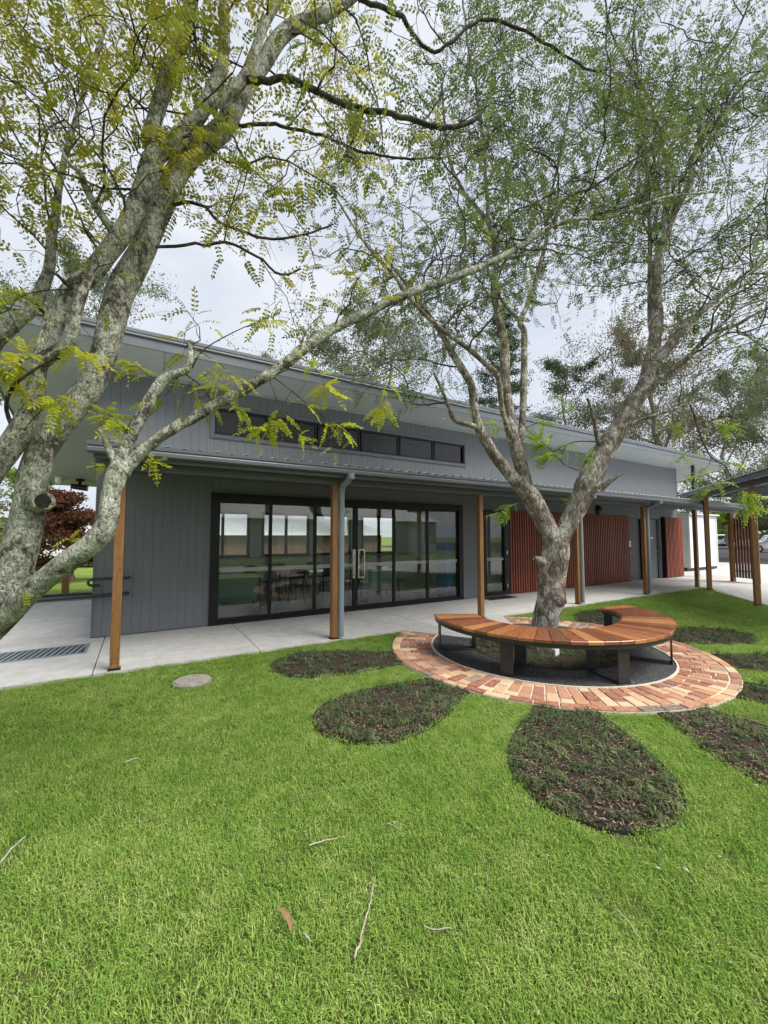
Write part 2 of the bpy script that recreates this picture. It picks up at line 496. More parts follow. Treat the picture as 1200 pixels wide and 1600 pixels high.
def bark(name, cells, sc=26.0, stretch=0.55, crack=(0.03, 0.024, 0.02), crackw=0.07, relief=0.9, patch=0.0):
    """irregular bark plates; each plate picks its tone (bare bark or lichen) at random"""
    t = NT(name); v = t.world((1, 1, stretch)); vw = t.world()
    ds = t.n('ShaderNodeTexNoise', Scale=sc * 0.8, Detail=4.0, Roughness=0.6); t.l(v, ds.inputs['Vector'])
    off = t.mix(1.0, ds.outputs['Color'], (0.5, 0.5, 0.5), 'SUBTRACT')
    sv = t.n('ShaderNodeVectorMath', operation='SCALE'); sv.inputs['Scale'].default_value = 1.5 / sc
    t.l(off, sv.inputs[0])
    ad = t.n('ShaderNodeVectorMath', operation='ADD'); t.l(v, ad.inputs[0]); t.l(sv.outputs['Vector'], ad.inputs[1])
    vo = t.n('ShaderNodeTexVoronoi', Scale=sc, Randomness=1.0); t.l(ad.outputs['Vector'], vo.inputs['Vector'])
    ve = t.n('ShaderNodeTexVoronoi', Scale=sc, Randomness=1.0, feature='DISTANCE_TO_EDGE'); t.l(ad.outputs['Vector'], ve.inputs['Vector'])
    sep = t.n('ShaderNodeSeparateColor'); t.l(vo.outputs['Color'], sep.inputs[0])
    big = t.noise(vw, sc * 0.16, 4, 0.6, 0.6); fine = t.noise(vw, sc * 6, 4, 0.65); mid = t.noise(v, sc * 1.6, 5, 0.65, 0.3)
    pick = t.mix(0.55, sep.outputs[0], t.ramp(big, [(0.38, (0, 0, 0)), (0.62, (1, 1, 1))]))
    col = t.ramp(pick, cells)
    col = t.mix(t.ramp(mid, [(0.36, (0.75,) * 3), (0.52, (0, 0, 0))]), col, tuple(x * 2.2 for x in crack))
    col = t.mix(t.ramp(fine, [(0.3, (0.5,) * 3), (0.5, (0, 0, 0))]), col, tuple(x * 2.5 for x in crack))
    cr_ = t.ramp(ve.outputs['Distance'], [(0.0, (1, 1, 1)), (crackw, (0, 0, 0))])
    cm = t.mix(1.0, cr_, t.ramp(mid, [(0.35, (1, 1, 1)), (0.62, (0.15,) * 3)]), 'MULTIPLY')
    col = t.mix(cm, col, crack)
    h = t.mix(0.45, t.mix(0.5, t.ramp(ve.outputs['Distance'], [(0, (0, 0, 0)), (0.25, (1, 1, 1))]), mid), fine)
    return t.done(t.pbsdf(col, 0.92, 0, 0.12, t.bump(h, relief, 0.02)))
M['barkL'] = bark('bark_lichen_heavy', [(0.1, (0.12, 0.1, 0.082)), (0.24, (0.22, 0.2, 0.165)), (0.38, (0.38, 0.39, 0.315)), (0.5, (0.48, 0.51, 0.42)), (0.65, (0.58, 0.59, 0.44)), (0.8, (0.74, 0.76, 0.68))], 50.0, 0.7, crackw=0.06, relief=1.0)
M['barkUp'] = bark('bark_upper_stem', [(0.2, (0.13, 0.12, 0.1)), (0.45, (0.2, 0.2, 0.165)), (0.65, (0.28, 0.29, 0.24)), (0.85, (0.4, 0.42, 0.36))], 24.0, 0.4, (0.05, 0.045, 0.038), 0.05, 0.6)
M['barkR'] = bark('bark_lichen', [(0.16, (0.15, 0.125, 0.1)), (0.38, (0.27, 0.235, 0.195)), (0.55, (0.37, 0.335, 0.285)), (0.68, (0.48, 0.45, 0.395)), (0.8, (0.64, 0.63, 0.57))], 30.0, 0.38, (0.035, 0.027, 0.022), 0.1, 1.0)
M['barkTwig'] = bark('bark_twig', [(0.2, (0.06, 0.055, 0.046)), (0.5, (0.1, 0.095, 0.08)), (0.8, (0.17, 0.165, 0.135))], 50.0, 0.5)
M['barkGum'] = bark('bark_gum', [(0.2, (0.2, 0.16, 0.135)), (0.5, (0.28, 0.245, 0.21)), (0.8, (0.42, 0.385, 0.34))], 3.0, 0.3, (0.1, 0.08, 0.06))
M['cutwood'] = soil('cut_wood', (0.018, 0.014, 0.012), (0.04, 0.032, 0.026), (0.08, 0.065, 0.05), 30)

def glassmat(name, tint=(0.86, 0.9, 0.88), ior=1.5, rough=0.0):
    t = NT(name)
    fr = t.n('ShaderNodeFresnel', IOR=ior)
    tr = t.n('ShaderNodeBsdfTransparent', Color=(*tint, 1))
    gl = t.n('ShaderNodeBsdfGlossy', Roughness=rough); gl.inputs['Color'].default_value = (0.95, 0.97, 0.96, 1)
    bo = t.n('ShaderNodeMath', operation='MULTIPLY'); bo.inputs[1].default_value = 2.2; bo.use_clamp = True   # two surfaces of the pane
    t.l(fr.outputs['Fac'], bo.inputs[0])
    ms = t.n('ShaderNodeMixShader'); t.l(bo.outputs[0], ms.inputs['Fac'])
    t.l(tr.outputs['BSDF'], ms.inputs[1]); t.l(gl.outputs['BSDF'], ms.inputs[2])
    return t.done(ms.outputs['Shader'])
M['glass'] = glassmat('door_glass', (0.92, 0.95, 0.93))
M['winglass'] = glassmat('window_glass', (0.9, 0.93, 0.92))
def frost():
    t = NT('frosted_strip')
    tr = t.n('ShaderNodeBsdfTransparent'); d = t.pbsdf((0.6, 0.63, 0.62), 0.6)
    ms = t.n('ShaderNodeMixShader', Fac=0.55); t.l(tr.outputs['BSDF'], ms.inputs[1]); t.l(d, ms.inputs[2])
    return t.done(ms.outputs['Shader'])
M['frost'] = frost()
def screen():
    t = NT('window_screen'); v = t.world((1, 1, 4))
    a = t.noise(v, 9, 4, 0.6, 0.6)
    return t.done(t.pbsdf(t.ramp(a, [(0.35, (0.008, 0.009, 0.01)), (0.65, (0.022, 0.023, 0.024))]), 0.12, 0, 0.5, t.bump(a, 0.25, 0.02)))
M['screen'] = screen()

# ------------------------------------------------------------------ layout constants (metres; X along the facade, Y into the building)
YW = 7.905                      # facade plane
YP = 5.94                       # verandah post line
XL, XR = -0.60, 18.55           # ends of the facade
CX, CY = 5.06, 3.95             # centre of the brick ring
R_OUT, R_IN, R_BED = 2.18, 1.60, 1.03
A0, A1 = math.radians(121), math.radians(57)          # the concrete landing fills the ring between these angles
PETAL_A = [161.5, 191.5, 223.0, 251.5, 282.0, 313.0, 343.0, 16.0]
SLOPE = math.tan(math.radians(12.0))
ZS = 4.342                      # soffit height at the facade
def roof_z(y): return ZS + SLOPE * (YW - y)

def petal_outline(n=40, grow=0.0):
    """teardrop bed in (along, across) coordinates measured from the ring centre"""
    pts = []
    for i in range(n):
        t = i / (n - 1)
        r = R_OUT + 0.012 + t * 1.62
        wd = 0.28 + 0.25 * math.sin(min(1, t / 0.62) * math.pi / 2) ** 1.2
        if t > 0.62: wd *= math.sqrt(max(0, 1 - ((t - 0.62) / 0.38) ** 2))
        pts.append((r + (grow if t > 0.98 else 0), wd + grow))
    return pts
PO = petal_outline()
def petal_poly(ang, grow=0.0):
    a = math.radians(ang); c, s = math.cos(a), math.sin(a)
    o = petal_outline(40, grow)
    loc = [(r, -w_) for r, w_ in o] + [(r, w_) for r, w_ in reversed(o)][1:]
    # the inner end follows the ring's curve
    res = []
    for r, w_ in loc:
        if r < R_OUT + 0.03: r = math.sqrt(max(0.01, (R_OUT + 0.012) ** 2 - w_ * w_))
        res.append((CX + r * c - w_ * s, CY + r * s + w_ * c))
    return res
PW = np.array([p[1] for p in PO]); PR = np.array([p[0] for p in PO])
def in_petal(x, y, ang, m=0.0):
    a = np.radians(ang)
    dx, dy = x - CX, y - CY
    r = dx * np.cos(a) + dy * np.sin(a); t = -dx * np.sin(a) + dy * np.cos(a)
    wd = np.interp(r, PR, PW, left=-1, right=-1)
    near = (r > 1.9) & (r <= PR[0] + 0.001) & (np.hypot(dx, dy) > R_OUT)
    wd = np.where(near, PW[0], wd)
    return (np.abs(t) < wd + m) & (wd > 0)

# right-hand edge of the lawn
LAWN_R = [(15.1, 5.62), (14.75, 5.4), (14.35, 5.2), (12.55, 3.6), (10.6, 1.2), (9.2, -1.6), (8.4, -6)]
def lawn_right(y):
    ys = np.array([p[1] for p in LAWN_R][::-1]); xs = np.array([p[0] for p in LAWN_R][::-1])
    return np.interp(y, ys, xs)
YLAWN = 5.86                    # concrete begins

# ------------------------------------------------------------------ ground
MB().add([(-400, -300, -0.06), (500, -300, -0.06), (500, 500, -0.06), (-400, 500, -0.06)], [(0, 1, 2, 3)]).build('ground', M['field'], kind='structure')
MB().add([(-14, -10, -0.035), (18, -10, -0.035), (18, YLAWN + 0.1, -0.035), (-14, YLAWN + 0.1, -0.035)], [(0, 1, 2, 3)]).build('lawn', M['thatch'], kind='structure')
MB().add([(30.5, -60, -0.03), (90, -60, -0.03), (90, 60, -0.03), (30.5, 60, -0.03)], [(0, 1, 2, 3)]).build('asphalt_car_park', M['asphalt'], kind='structure')

# concrete path: separate slabs with open joints
path = empty('concrete_path', (0, 0, 0), kind='structure')
J = 0.006
def slab(poly, top=0.0):
    MB().prism(poly, -0.12, top).build('slab', M['concrete'], path)
xs = [-9, -6, -3.6, -0.42, 1.5, 4.5, 7.5, 10.5, 13.5, 16.5, 19.5]
for i in range(len(xs) - 1):
    x0, x1 = xs[i] + J, xs[i + 1] - J
    if x1 > 14:  # beside the corner of the lawn
        slab([(x0, YLAWN), (x1, YLAWN), (x1, YW + 0.3), (x0, YW + 0.3)])
    else:
        slab([(x0, YLAWN), (x1, YLAWN), (x1, YW - 0.005 if x0 > -1 else YW), (x0, YW - 0.005 if x0 > -1 else YW)])
for i, (x0, x1) in enumerate(((-9, -5), (-5, -2.4), (-2.4, XL + 0.05))):
    for y0, y1 in ((YW, 10.4), (10.4, 12.9)):
        slab([(x0 + J, y0 + J), (x1 - J, y0 + J), (x1 - J, y1 - J), (x0 + J, y1 - J)])
# landing that cuts into the ring
def arc(r, a0, a1, n):
    return [(CX + r * math.cos(a0 + (a1 - a0) * i / n), CY + r * math.sin(a0 + (a1 - a0) * i / n)) for i in range(n + 1)]
inner = arc(R_BED + 0.02, A0, A1, 16)
slab([(CX + 2.20 * math.cos(A0), CY + 2.2 * math.sin(A0))] + inner + [(CX + 2.17 * math.cos(A1), CY + 2.17 * math.sin(A1)), (CX + 1.25, YLAWN - J), (CX - 1.25, YLAWN - J)])
# concrete to the right, running out towards the car park
lr = LAWN_R
for (y0, y1) in ((5.62, 5.4), ):
    pass
edge = [p for p in lr]
slab([(15.1, 5.62), (14.75, 5.4), (14.35, 5.2), (12.55, 3.6), (17.2, 3.6), (17.2, YLAWN - J), (15.1, YLAWN - J)])
slab([(12.55 - 0.01, 3.6 - J), (10.6, 1.2), (9.2, -1.6), (8.4, -6), (17.2, -6), (17.2, 3.6 - J)])
for x0, x1 in ((17.2, 20.5), (20.5, 24.0), (24.0, 30.5)):
    for y0, y1 in ((-6, 0.5), (0.5, 3.6), (3.6, YLAWN)):
        slab([(x0 + J, y0 + J), (x1 - J, y0 + J), (x1 - J, y1 - J), (x0 + J, y1 - J)])
for x0, x1 in ((19.5, 24.0), (24.0, 30.5)):
    for y0, y1 in ((YLAWN, 8.2), (8.2, 12.0), (12.0, 16)):
        slab([(x0 + J, y0 + J), (x1 - J, y0 + J), (x1 - J, y1 - J), (x0 + J, y1 - J)])

# ------------------------------------------------------------------ the main building
B = empty('classroom_building', (XL, YW, 0), 'long grey clad building with a tilted roof, black glass doors and timber battens', 'building')
# backing wall with openings
DX0, DX1, DZ = 1.10, 7.09, 2.383          # big glazed door set
WX0, WX1, WZ0, WZ1 = 1.08, 7.22, 3.445, 3.98
EX0, EX1 = 7.84, 8.80                     # single glass door
FX0, FX1 = 14.95, 15.75                   # dark door
GX0, GX1 = 16.12, 17.02                   # grey door
yb0, yb1 = YW + 0.022, YW + 0.17
wall = MB()
def wseg(x0, x1, z0, z1): wall.box(x0, x1, yb0, yb1, z0, z1)
wseg(XL + 0.01, DX0, 0, ZS); wseg(DX0, DX1, DZ, WZ0); wseg(DX0, DX1, WZ1, ZS); wseg(DX1, EX0, 0, ZS)
wseg(EX0, EX1, 2.30, ZS); wseg(EX1, FX0, 0, ZS); wseg(FX0, FX1, 2.25, ZS); wseg(FX1, GX0, 0, ZS); wseg(GX0, GX1, 2.25, ZS); wseg(GX1, XR - 0.01, 0, ZS)
wall.build('wall', M['wallback'], B)
MB().box(XL, XL + 0.15, yb1, 13.2, 0, 3.2).build('end_wall', M['wall'], B)
MB().box(XR - 0.15, XR, yb1, 13.2, 0, 3.2).build('end_wall', M['wall'], B)
# upper gable fill of the end walls, below the raking soffit
for xa in (XL, XR - 0.15):
    y0, y1 = yb1, 13.2
    MB().add([(xa, y0, 3.2), (xa + .15, y0, 3.2), (xa + .15, y1, 3.2), (xa, y1, 3.2), (xa, y0, roof_z(y0) - .01), (xa + .15, y0, roof_z(y0) - .01), (xa + .15, y1, 3.21), (xa, y1, 3.21)],
        [(0,3,2,1),(4,5,6,7),(0,1,5,4),(1,2,6,5),(2,3,7,6),(3,0,4,7)]).build('gable_wall', M['wall'], B)
# vertical cladding boards, each with eased edges
BWD = 0.133
board_meshes = {}
def board(x0, x1, z0, z1):
    key = (round(x1 - x0, 3), round(z1 - z0, 3))
    if key not in board_meshes:
        wd, h = key; c = 0.0018
        prof = [(0, 0.022), (0, c), (c, 0), (wd - c, 0), (wd, c), (wd, 0.022)]
        n = len(prof); m = MB()
        vs = [(p[0], p[1], 0) for p in prof] + [(p[0], p[1], h) for p in prof]
        m.add(vs, [tuple(range(n - 1, -1, -1)), tuple(range(n, 2 * n))] + [(i, i + 1, n + i + 1, n + i) for i in range(n - 1)])
        board_meshes[key] = m.mesh('cladding_board', M['wall'])
    inst('cladding_board', board_meshes[key], B, (x0, YW, z0), world=True)
nb = int(round((XR - XL) / BWD)); bw = (XR - XL) / nb
ops = [(DX0 - .03, DX1 + .03, 0, DZ), (WX0, WX1, WZ0, WZ1), (EX0, EX1, 0, 2.30), (8.80, 14.95, 0, 2.315), (FX0, FX1, 0, 2.25), (GX0, GX1, 0, 2.25), (17.2, XR, 0, 2.315)]
for i in range(nb):
    x0 = XL + i * bw + 0.001; x1 = x0 + bw - 0.002; xm = (x0 + x1) / 2
    segs = [(0.012, ZS - 0.005)]
    for (a, b, z0, z1) in ops:
        if a < xm < b:
            ns = []
            for (s0, s1) in segs:
                if z1 <= s0 or z0 >= s1: ns.append((s0, s1)); continue
                if z0 > s0 + 0.03: ns.append((s0, z0))
                if z1 < s1 - 0.03: ns.append((z1, s1))
            segs = ns
    for s0, s1 in segs: board(x0, x1, s0, s1)
MB().box(XL - 0.012, XL + 0.006, YW - 0.012, YW + 0.16, 0.005, ZS).build('corner_trim', M['wall'], B)
MB().box(XR - 0.006, XR + 0.012, YW - 0.012, YW + 0.16, 0.005, ZS).build('corner_trim', M['wall'], B)
MB().box(XL, XR, YW - 0.03, YW - 0.001, ZS - 0.035, ZS + 0.002).build('soffit_trim', M['soffit'], B)

# roof: a single tilted plane, higher at the front
RX0, RX1, RY0, RY1 = -2.09, 21.4, 7.13, 14.2
def rp_(x, y, dz): return (x, y, roof_z(y) + dz)
roof = MB()
vs = [rp_(RX0, RY0, .03), rp_(RX1, RY0, .03), rp_(RX1, RY1, .03), rp_(RX0, RY1, .03), rp_(RX0, RY0, .22), rp_(RX1, RY0, .22), rp_(RX1, RY1, .22), rp_(RX0, RY1, .22)]
roof.add(vs, [(0,3,2,1),(4,5,6,7),(0,1,5,4),(1,2,6,5),(2,3,7,6),(3,0,4,7)])
RF = roof.build('roof', M['roofsheet'], B)
z0 = roof_z(RY0)
m = MB(); m.box(RX0 - .01, RX1 + .01, RY0 - 0.03, RY0 - 0.001, z0 - 0.015, z0 + 0.135); m.build('fascia', M['fascia'], RF)
m = MB(); m.extrude_x([(RY0 - 0.001, z0 + .137), (RY0 - 0.055, z0 + .137), (RY0 - 0.06, z0 + .15), (RY0 - 0.05, z0 + .17), (RY0 - 0.06, z0 + .19), (RY0 - 0.06, z0 + .235), (RY0 - 0.05, z0 + .245), (RY0 - .001, z0 + .245)], RX0 - .02, RX1 + .02)
m.build('capping', M['fascia'], RF, fix=True)
for xa in (RX0 - 0.03, RX1 + 0.002):     # barge boards
    m = MB()
    a, b = RY0, RY1
    vs = [(xa, a, roof_z(a) - .015), (xa + .028, a, roof_z(a) - .015), (xa + .028, b, roof_z(b) - .015), (xa, b, roof_z(b) - .015), (xa, a, roof_z(a) + .24), (xa + .028, a, roof_z(a) + .24), (xa + .028, b, roof_z(b) + .24), (xa, b, roof_z(b) + .24)]
    m.add(vs, [(0,3,2,1),(4,5,6,7),(0,1,5,4),(1,2,6,5),(2,3,7,6),(3,0,4,7)]); m.build('barge_board', M['gutter'], RF)
# soffit sheets with narrow open joints
def soffit_panel(x0, x1, y0, y1):
    g = 0.004
    m = MB(); x0 += g; x1 -= g; y0 += g; y1 -= g
    vs = [rp_(x0, y0, .0), rp_(x1, y0, .0), rp_(x1, y1, .0), rp_(x0, y1, .0), rp_(x0, y0, .012), rp_(x1, y0, .012), rp_(x1, y1, .012), rp_(x0, y1, .012)]
    m.add(vs, [(0,3,2,1),(4,5,6,7),(0,1,5,4),(1,2,6,5),(2,3,7,6),(3,0,4,7)]); m.build('soffit_panel', M['soffit'], B)
x = RX0
while x < RX1 - 0.1:
    x1 = min(x + 2.35, RX1); soffit_panel(x, x1, RY0, YW - 0.001); x = x1
for y in (YW, 9.2, 10.4, 11.6, 12.8):
    soffit_panel(RX0, XL - 0.001, y, min(y + (1.295 if y == YW else 1.2), RY1)) if y < 12.8 else soffit_panel(RX0, XL - .001, 12.8, RY1)
soffit_panel(XR + .001, RX1, YW, 10.4)
for x in (0.9, 6.2, 11.5, 16.6):
    y = 7.5; zz = roof_z(y)
    MB().cyl((x, y), 0.045, zz - 0.006, zz + 0.004, 16).build('downlight', M['white'], B)

# highlight window row above the verandah
WN = empty('highlight_window', (WX0 - XL, 0, WZ0)); WN.parent = B
f = MB(); fy0, fy1 = YW - 0.03, YW + 0.1
f.box(WX0 - .03, WX1 + .03, fy0, fy1, WZ0 - .05, WZ0 + .02); f.box(WX0 - .03, WX1 + .03, fy0, fy1, WZ1 - .02, WZ1 + .05)
f.box(WX0 - .03, WX0 + .03, fy0 + .001, fy1, WZ0 + .02, WZ1 - .02); f.box(WX1 - .03, WX1 + .03, fy0 + .001, fy1, WZ0 + .02, WZ1 - .02)
f.build('window_frame', M['gutter'], WN)
pw = (WX1 - WX0) / 6
for i in range(6):
    x0 = WX0 + i * pw + (.032 if i == 0 else .012); x1 = WX0 + (i + 1) * pw - (.032 if i == 5 else .012)
    s = MB(); z0_, z1_ = WZ0 + .022, WZ1 - .022; y0, y1 = YW + .0, YW + .05
    s.box(x0, x1, y0, y1, z0_, z0_ + .04); s.box(x0, x1, y0, y1, z1_ - .04, z1_); s.box(x0, x0 + .04, y0 + .002, y1, z0_ + .04, z1_ - .04); s.box(x1 - .04, x1, y0 + .002, y1, z0_ + .04, z1_ - .04)
    s.build('sash', M['black'], WN)
    MB().box(x0 + .03, x1 - .03, YW + .022, YW + .03, z0_ + .03, z1_ - .03).build('pane', M['screen'], WN)

# glazed door set
DS = empty('glazed_door_set', (DX0 - XL, 0, 0)); DS.parent = B
f = MB(); y0, y1 = YW - 0.045, YW + 0.12
f.box(DX0, DX0 + .13, y0, y1, 0.004, DZ); f.box(DX1 - .13, DX1, y0, y1, 0.004, DZ); f.box(DX0 + .13, DX1 - .13, y0, y1, DZ - .14, DZ); f.box(DX0 + .13, DX1 - .13, y0, y1, .004, .055)
f.build('door_frame', M['black'], DS)
xa, xb = DX0 + .13, DX1 - .13
mull = [xa, 2.185, 3.105, 4.035, 5.03, 5.995, xb]
for i in range(6):
    x0, x1 = mull[i], mull[i + 1]
    l = 0.0 if i == 0 else (.055 if i == 3 else .03); r = 0.0 if i == 5 else (.055 if i == 2 else .03)
    s = MB(); ya, yb = YW + .0, YW + .05; za, zb = .058, DZ - .143
    st = .028
    if l: s.box(x0 + .001, x0 + l, ya, yb, za, zb)
    else: s.box(x0 + .001, x0 + st, ya, yb, za, zb)
    if r: s.box(x1 - r, x1 - .001, ya, yb, za, zb)
    else: s.box(x1 - st, x1 - .001, ya, yb, za, zb)
    s.box(x0 + .03, x1 - .03, ya + .002, yb, za, za + .05); s.box(x0 + .03, x1 - .03, ya + .002, yb, zb - .03, zb)
    s.build('stile', M['black'], DS)
    gx0, gx1 = x0 + (l or st) - .004, x1 - (r or st) + .004
    MB().add([(gx0, YW + .026, za + .045), (gx1, YW + .026, za + .045), (gx1, YW + .026, zb - .026), (gx0, YW + .026, zb - .026)], [(0, 1, 2, 3)]).build('pane', M['glass'], DS)
    MB().add([(gx0, YW + .023, .935), (gx1, YW + .023, .935), (gx1, YW + .023, 1.01), (gx0, YW + .023, 1.01)], [(0, 1, 2, 3)]).build('safety_strip', M['frost'], DS)
for x0, x1 in ((4.06, 4.22), (3.93, 3.99)):     # square pull handles
    h = MB(); y0, y1 = YW - .085, YW - .06; z0_, z1_ = .70, 1.31
    h.box(x0, x0 + .022, y0, y1, z0_, z1_); h.box(x1 - .022, x1, y0, y1, z0_, z1_); h.box(x0 + .022, x1 - .022, y0, y1, z0_, z0_ + .022); h.box(x0 + .022, x1 - .022, y0, y1, z1_ - .022, z1_)
    h.box(x0 + .002, x0 + .02, y1, YW + .002, z0_ + .1, z0_ + .12); h.box(x0 + .002, x0 + .02, y1, YW + .002, z1_ - .12, z1_ - .1)
    h.build('pull_handle', M['stainless'], DS)
MB().box(4.12, 4.15, YW - .012, YW - .001, .90, .95).build('lock', M['stainless'], DS)
for x, z in ((3.0, .93), (3.16, .93), (4.72, .93)):
    MB().box(x, x + .13, YW + .016, YW + .02, z - .07, z - .02).build('sticker', M['white'], DS)

# single glass door
SD = empty('glass_door', (EX0 - XL, 0, 0)); SD.parent = B
f = MB(); y0, y1 = YW - .03, YW + .12
f.box(EX0, EX0 + .09, y0, y1, .004, 2.30); f.box(EX1 - .19, EX1, y0, y1, .004, 2.30); f.box(EX0 + .09, EX1 - .19, y0, y1, 2.2, 2.30); f.box(EX0 + .09, EX1 - .19, y0, y1, .004, .1)
f.build('door_frame', M['black'], SD)
MB().add([(EX0 + .085, YW + .03, .095), (EX1 - .185, YW + .03, .095), (EX1 - .185, YW + .03, 2.205), (EX0 + .085, YW + .03, 2.205)], [(0, 1, 2, 3)]).build('pane', M['glass'], SD)
MB().add([(EX0 + .085, YW + .027, .935), (EX1 - .185, YW + .027, .935), (EX1 - .185, YW + .027, 1.01), (EX0 + .085, YW + .027, 1.01)], [(0, 1, 2, 3)]).build('safety_strip', M['frost'], SD)
for z in (.25, 1.15, 2.0):
    MB().cyl((EX1 - .12, YW - .042), .016, z - .05, z + .05, 10).build('hinge', M['stainless'], SD)

# doors at the far end
for nm, x0, x1, mt in (('door', FX0, FX1, M['door']), ('door', GX0, GX1, M['doorgrey'])):
    d = MB().box(x0 + .03, x1 - .03, YW + .045, YW + .085, .012, 2.22).build(nm, mt, B)
    f = MB(); f.box(x0, x0 + .028, YW - .012, YW + .12, .004, 2.25); f.box(x1 - .028, x1, YW - .012, YW + .12, .004, 2.25); f.box(x0 + .028, x1 - .028, YW - .012, YW + .12, 2.222, 2.25)
    f.build('frame', M['black'], d)
    hx = x1 - .12 if mt is M['doorgrey'] else x0 + .08
    h = MB(); h.tube([(hx, YW + .045, 1.02), (hx, YW - .01, 1.02), (hx - .09, YW - .01, 1.02)], .009, 8); h.build('handle', M['stainless'], d)
    if mt is M['doorgrey']: MB().box(x0 + .36, x0 + .54, YW + .04, YW + .044, 1.5, 1.56).build('door_plate', M['white'], d)
MB().box(14.82, 14.93, YW - .055, YW - .047, 1.22, 1.42).build('switch_plate', M['stainless'], B)

# battens
bm_ = MB().cbox(0, .058, -.045, 0, 0, 2.29, .003).mesh('batten', M['batten'])
def battens(x0, x1, y):
    n = int(round((x1 - x0) / .1)); st = (x1 - x0) / n
    for i in range(n):
        inst('batten', bm_, B, (x0 + i * st + .012, y, .022), world=True)
battens(8.81, 14.93, YW - .002)
battens(17.22, XR, YW - .12)
MB().box(17.2, XR + .005, YW - .117, YW + .02, .008, 2.32).build('batten_backing', M['black'], B)
MB().box(8.8, 14.94, YW, YW + .018, .008, 2.316).build('batten_backing', M['black'], B)

# bulkhead light, soffit light and camera
m = MB(); m.tube([(13.1, YW + .01, 2.46), (13.1, YW - .02, 2.46), (13.1, YW - .07, 2.46), (13.1, YW - .1, 2.46)], [.17, .17, .14, .05], 20); m.build('bulkhead_light', M['black'], B)
sc_ = empty('security_camera', (-1.42, 13.6, roof_z(13.6)), 'small black security camera hanging from the soffit at the far corner', 'camera')
m = MB(); m.cyl((-1.42, 13.6), .10, roof_z(13.6) - .05, roof_z(13.6), 16); m.build('mount', M['black'], sc_)
m = MB(); m.tube([(-1.42, 13.6, roof_z(13.6) - .05), (-1.42, 13.55, roof_z(13.6) - .16)], .035, 10); m.tube([(-1.6, 13.55, roof_z(13.6) - .2), (-1.24, 13.5, roof_z(13.6) - .24)], [.07, .085], 14); m.build('lens_body', M['black'], sc_)
sl = empty('soffit_lamp', (-1.85, 13.5, roof_z(13.5)), 'round white lamp on the underside of the left overhang', 'lamp')
m = MB(); m.cyl((-1.85, 13.5), .1, roof_z(13.5) - .03, roof_z(13.5), 16); m.build('base', M['white'], sl)
m = MB(); zz = roof_z(13.5)
m.tube([(-1.85, 13.5, zz - .03), (-1.85, 13.5, zz - .1), (-1.85, 13.5, zz - .16), (-1.85, 13.5, zz - .18)], [.09, .095, .07, .02], 16); m.build('diffuser', M['white'], sl)

# room behind the glass
rx0, rx1, ry1 = XL + .16, 8.75, 13.0
IN = empty('room_interior', (rx0 - XL, .3, 0)); IN.parent = B
MB().box(rx0, rx1, YW + .125, ry1, -.08, .004).build('floor', M['vinyl'], IN)
MB().box(rx0, rx1, YW + .18, ry1, 2.75, 2.8).build('ceiling', M['plaster'], IN)
MB().box(rx1, rx1 + .1, YW + .18, ry1, .0, 2.75).build('partition', M['plaster'], IN)
bwz0, bwz1 = 1.0, 2.3
wins = [(-.1, 2.9), (3.35, 4.85), (5.1, 6.4), (6.9, 8.3)]  # last opening added and all heightened to let more daylight into the room
bk = MB(); xp = rx0
for a, b in wins:
    bk.box(xp, a, ry1, ry1 + .15, 0, 2.8); bk.box(a, b, ry1, ry1 + .15, 0, bwz0); bk.box(a, b, ry1, ry1 + .15, bwz1, 2.8); xp = b
bk.box(xp, rx1 + .1, ry1, ry1 + .15, 0, 2.8); bk.build('back_wall', M['plaster'], IN)
for a, b in wins:
    n = max(2, int(round((b - a) / .7))); f = MB(); y0, y1 = ry1 - .02, ry1 + .06
    f.box(a - .05, b + .05, y0, y1, bwz0 - .05, bwz0 + .03); f.box(a - .05, b + .05, y0, y1, bwz1 - .03, bwz1 + .05)
    for i in range(n + 1):
        xx = a + (b - a) * i / n; f.box(xx - .04, xx + .04, y0 + .002, y1, bwz0 + .03, bwz1 - .03)
    f.build('back_window', M['black'], IN)
    MB().add([(a, ry1 + .03, bwz0), (b, ry1 + .03, bwz0), (b, ry1 + .03, bwz1), (a, ry1 + .03, bwz1)], [(0, 1, 2, 3)]).build('back_pane', M['winglass'], IN)
MB().box(8.5, 8.74, 9.2, 11.4, 1.35, 2.2).build('wall_cupboard', M['door'], IN)

# ------------------------------------------------------------------ verandah
V = empty('verandah', (XL, YP, 0), 'low verandah roof with timber posts, gutter and downpipes along the facade', 'verandah')
VX0, VX1 = -0.50, 18.35
gy = 5.56
rs = MB()
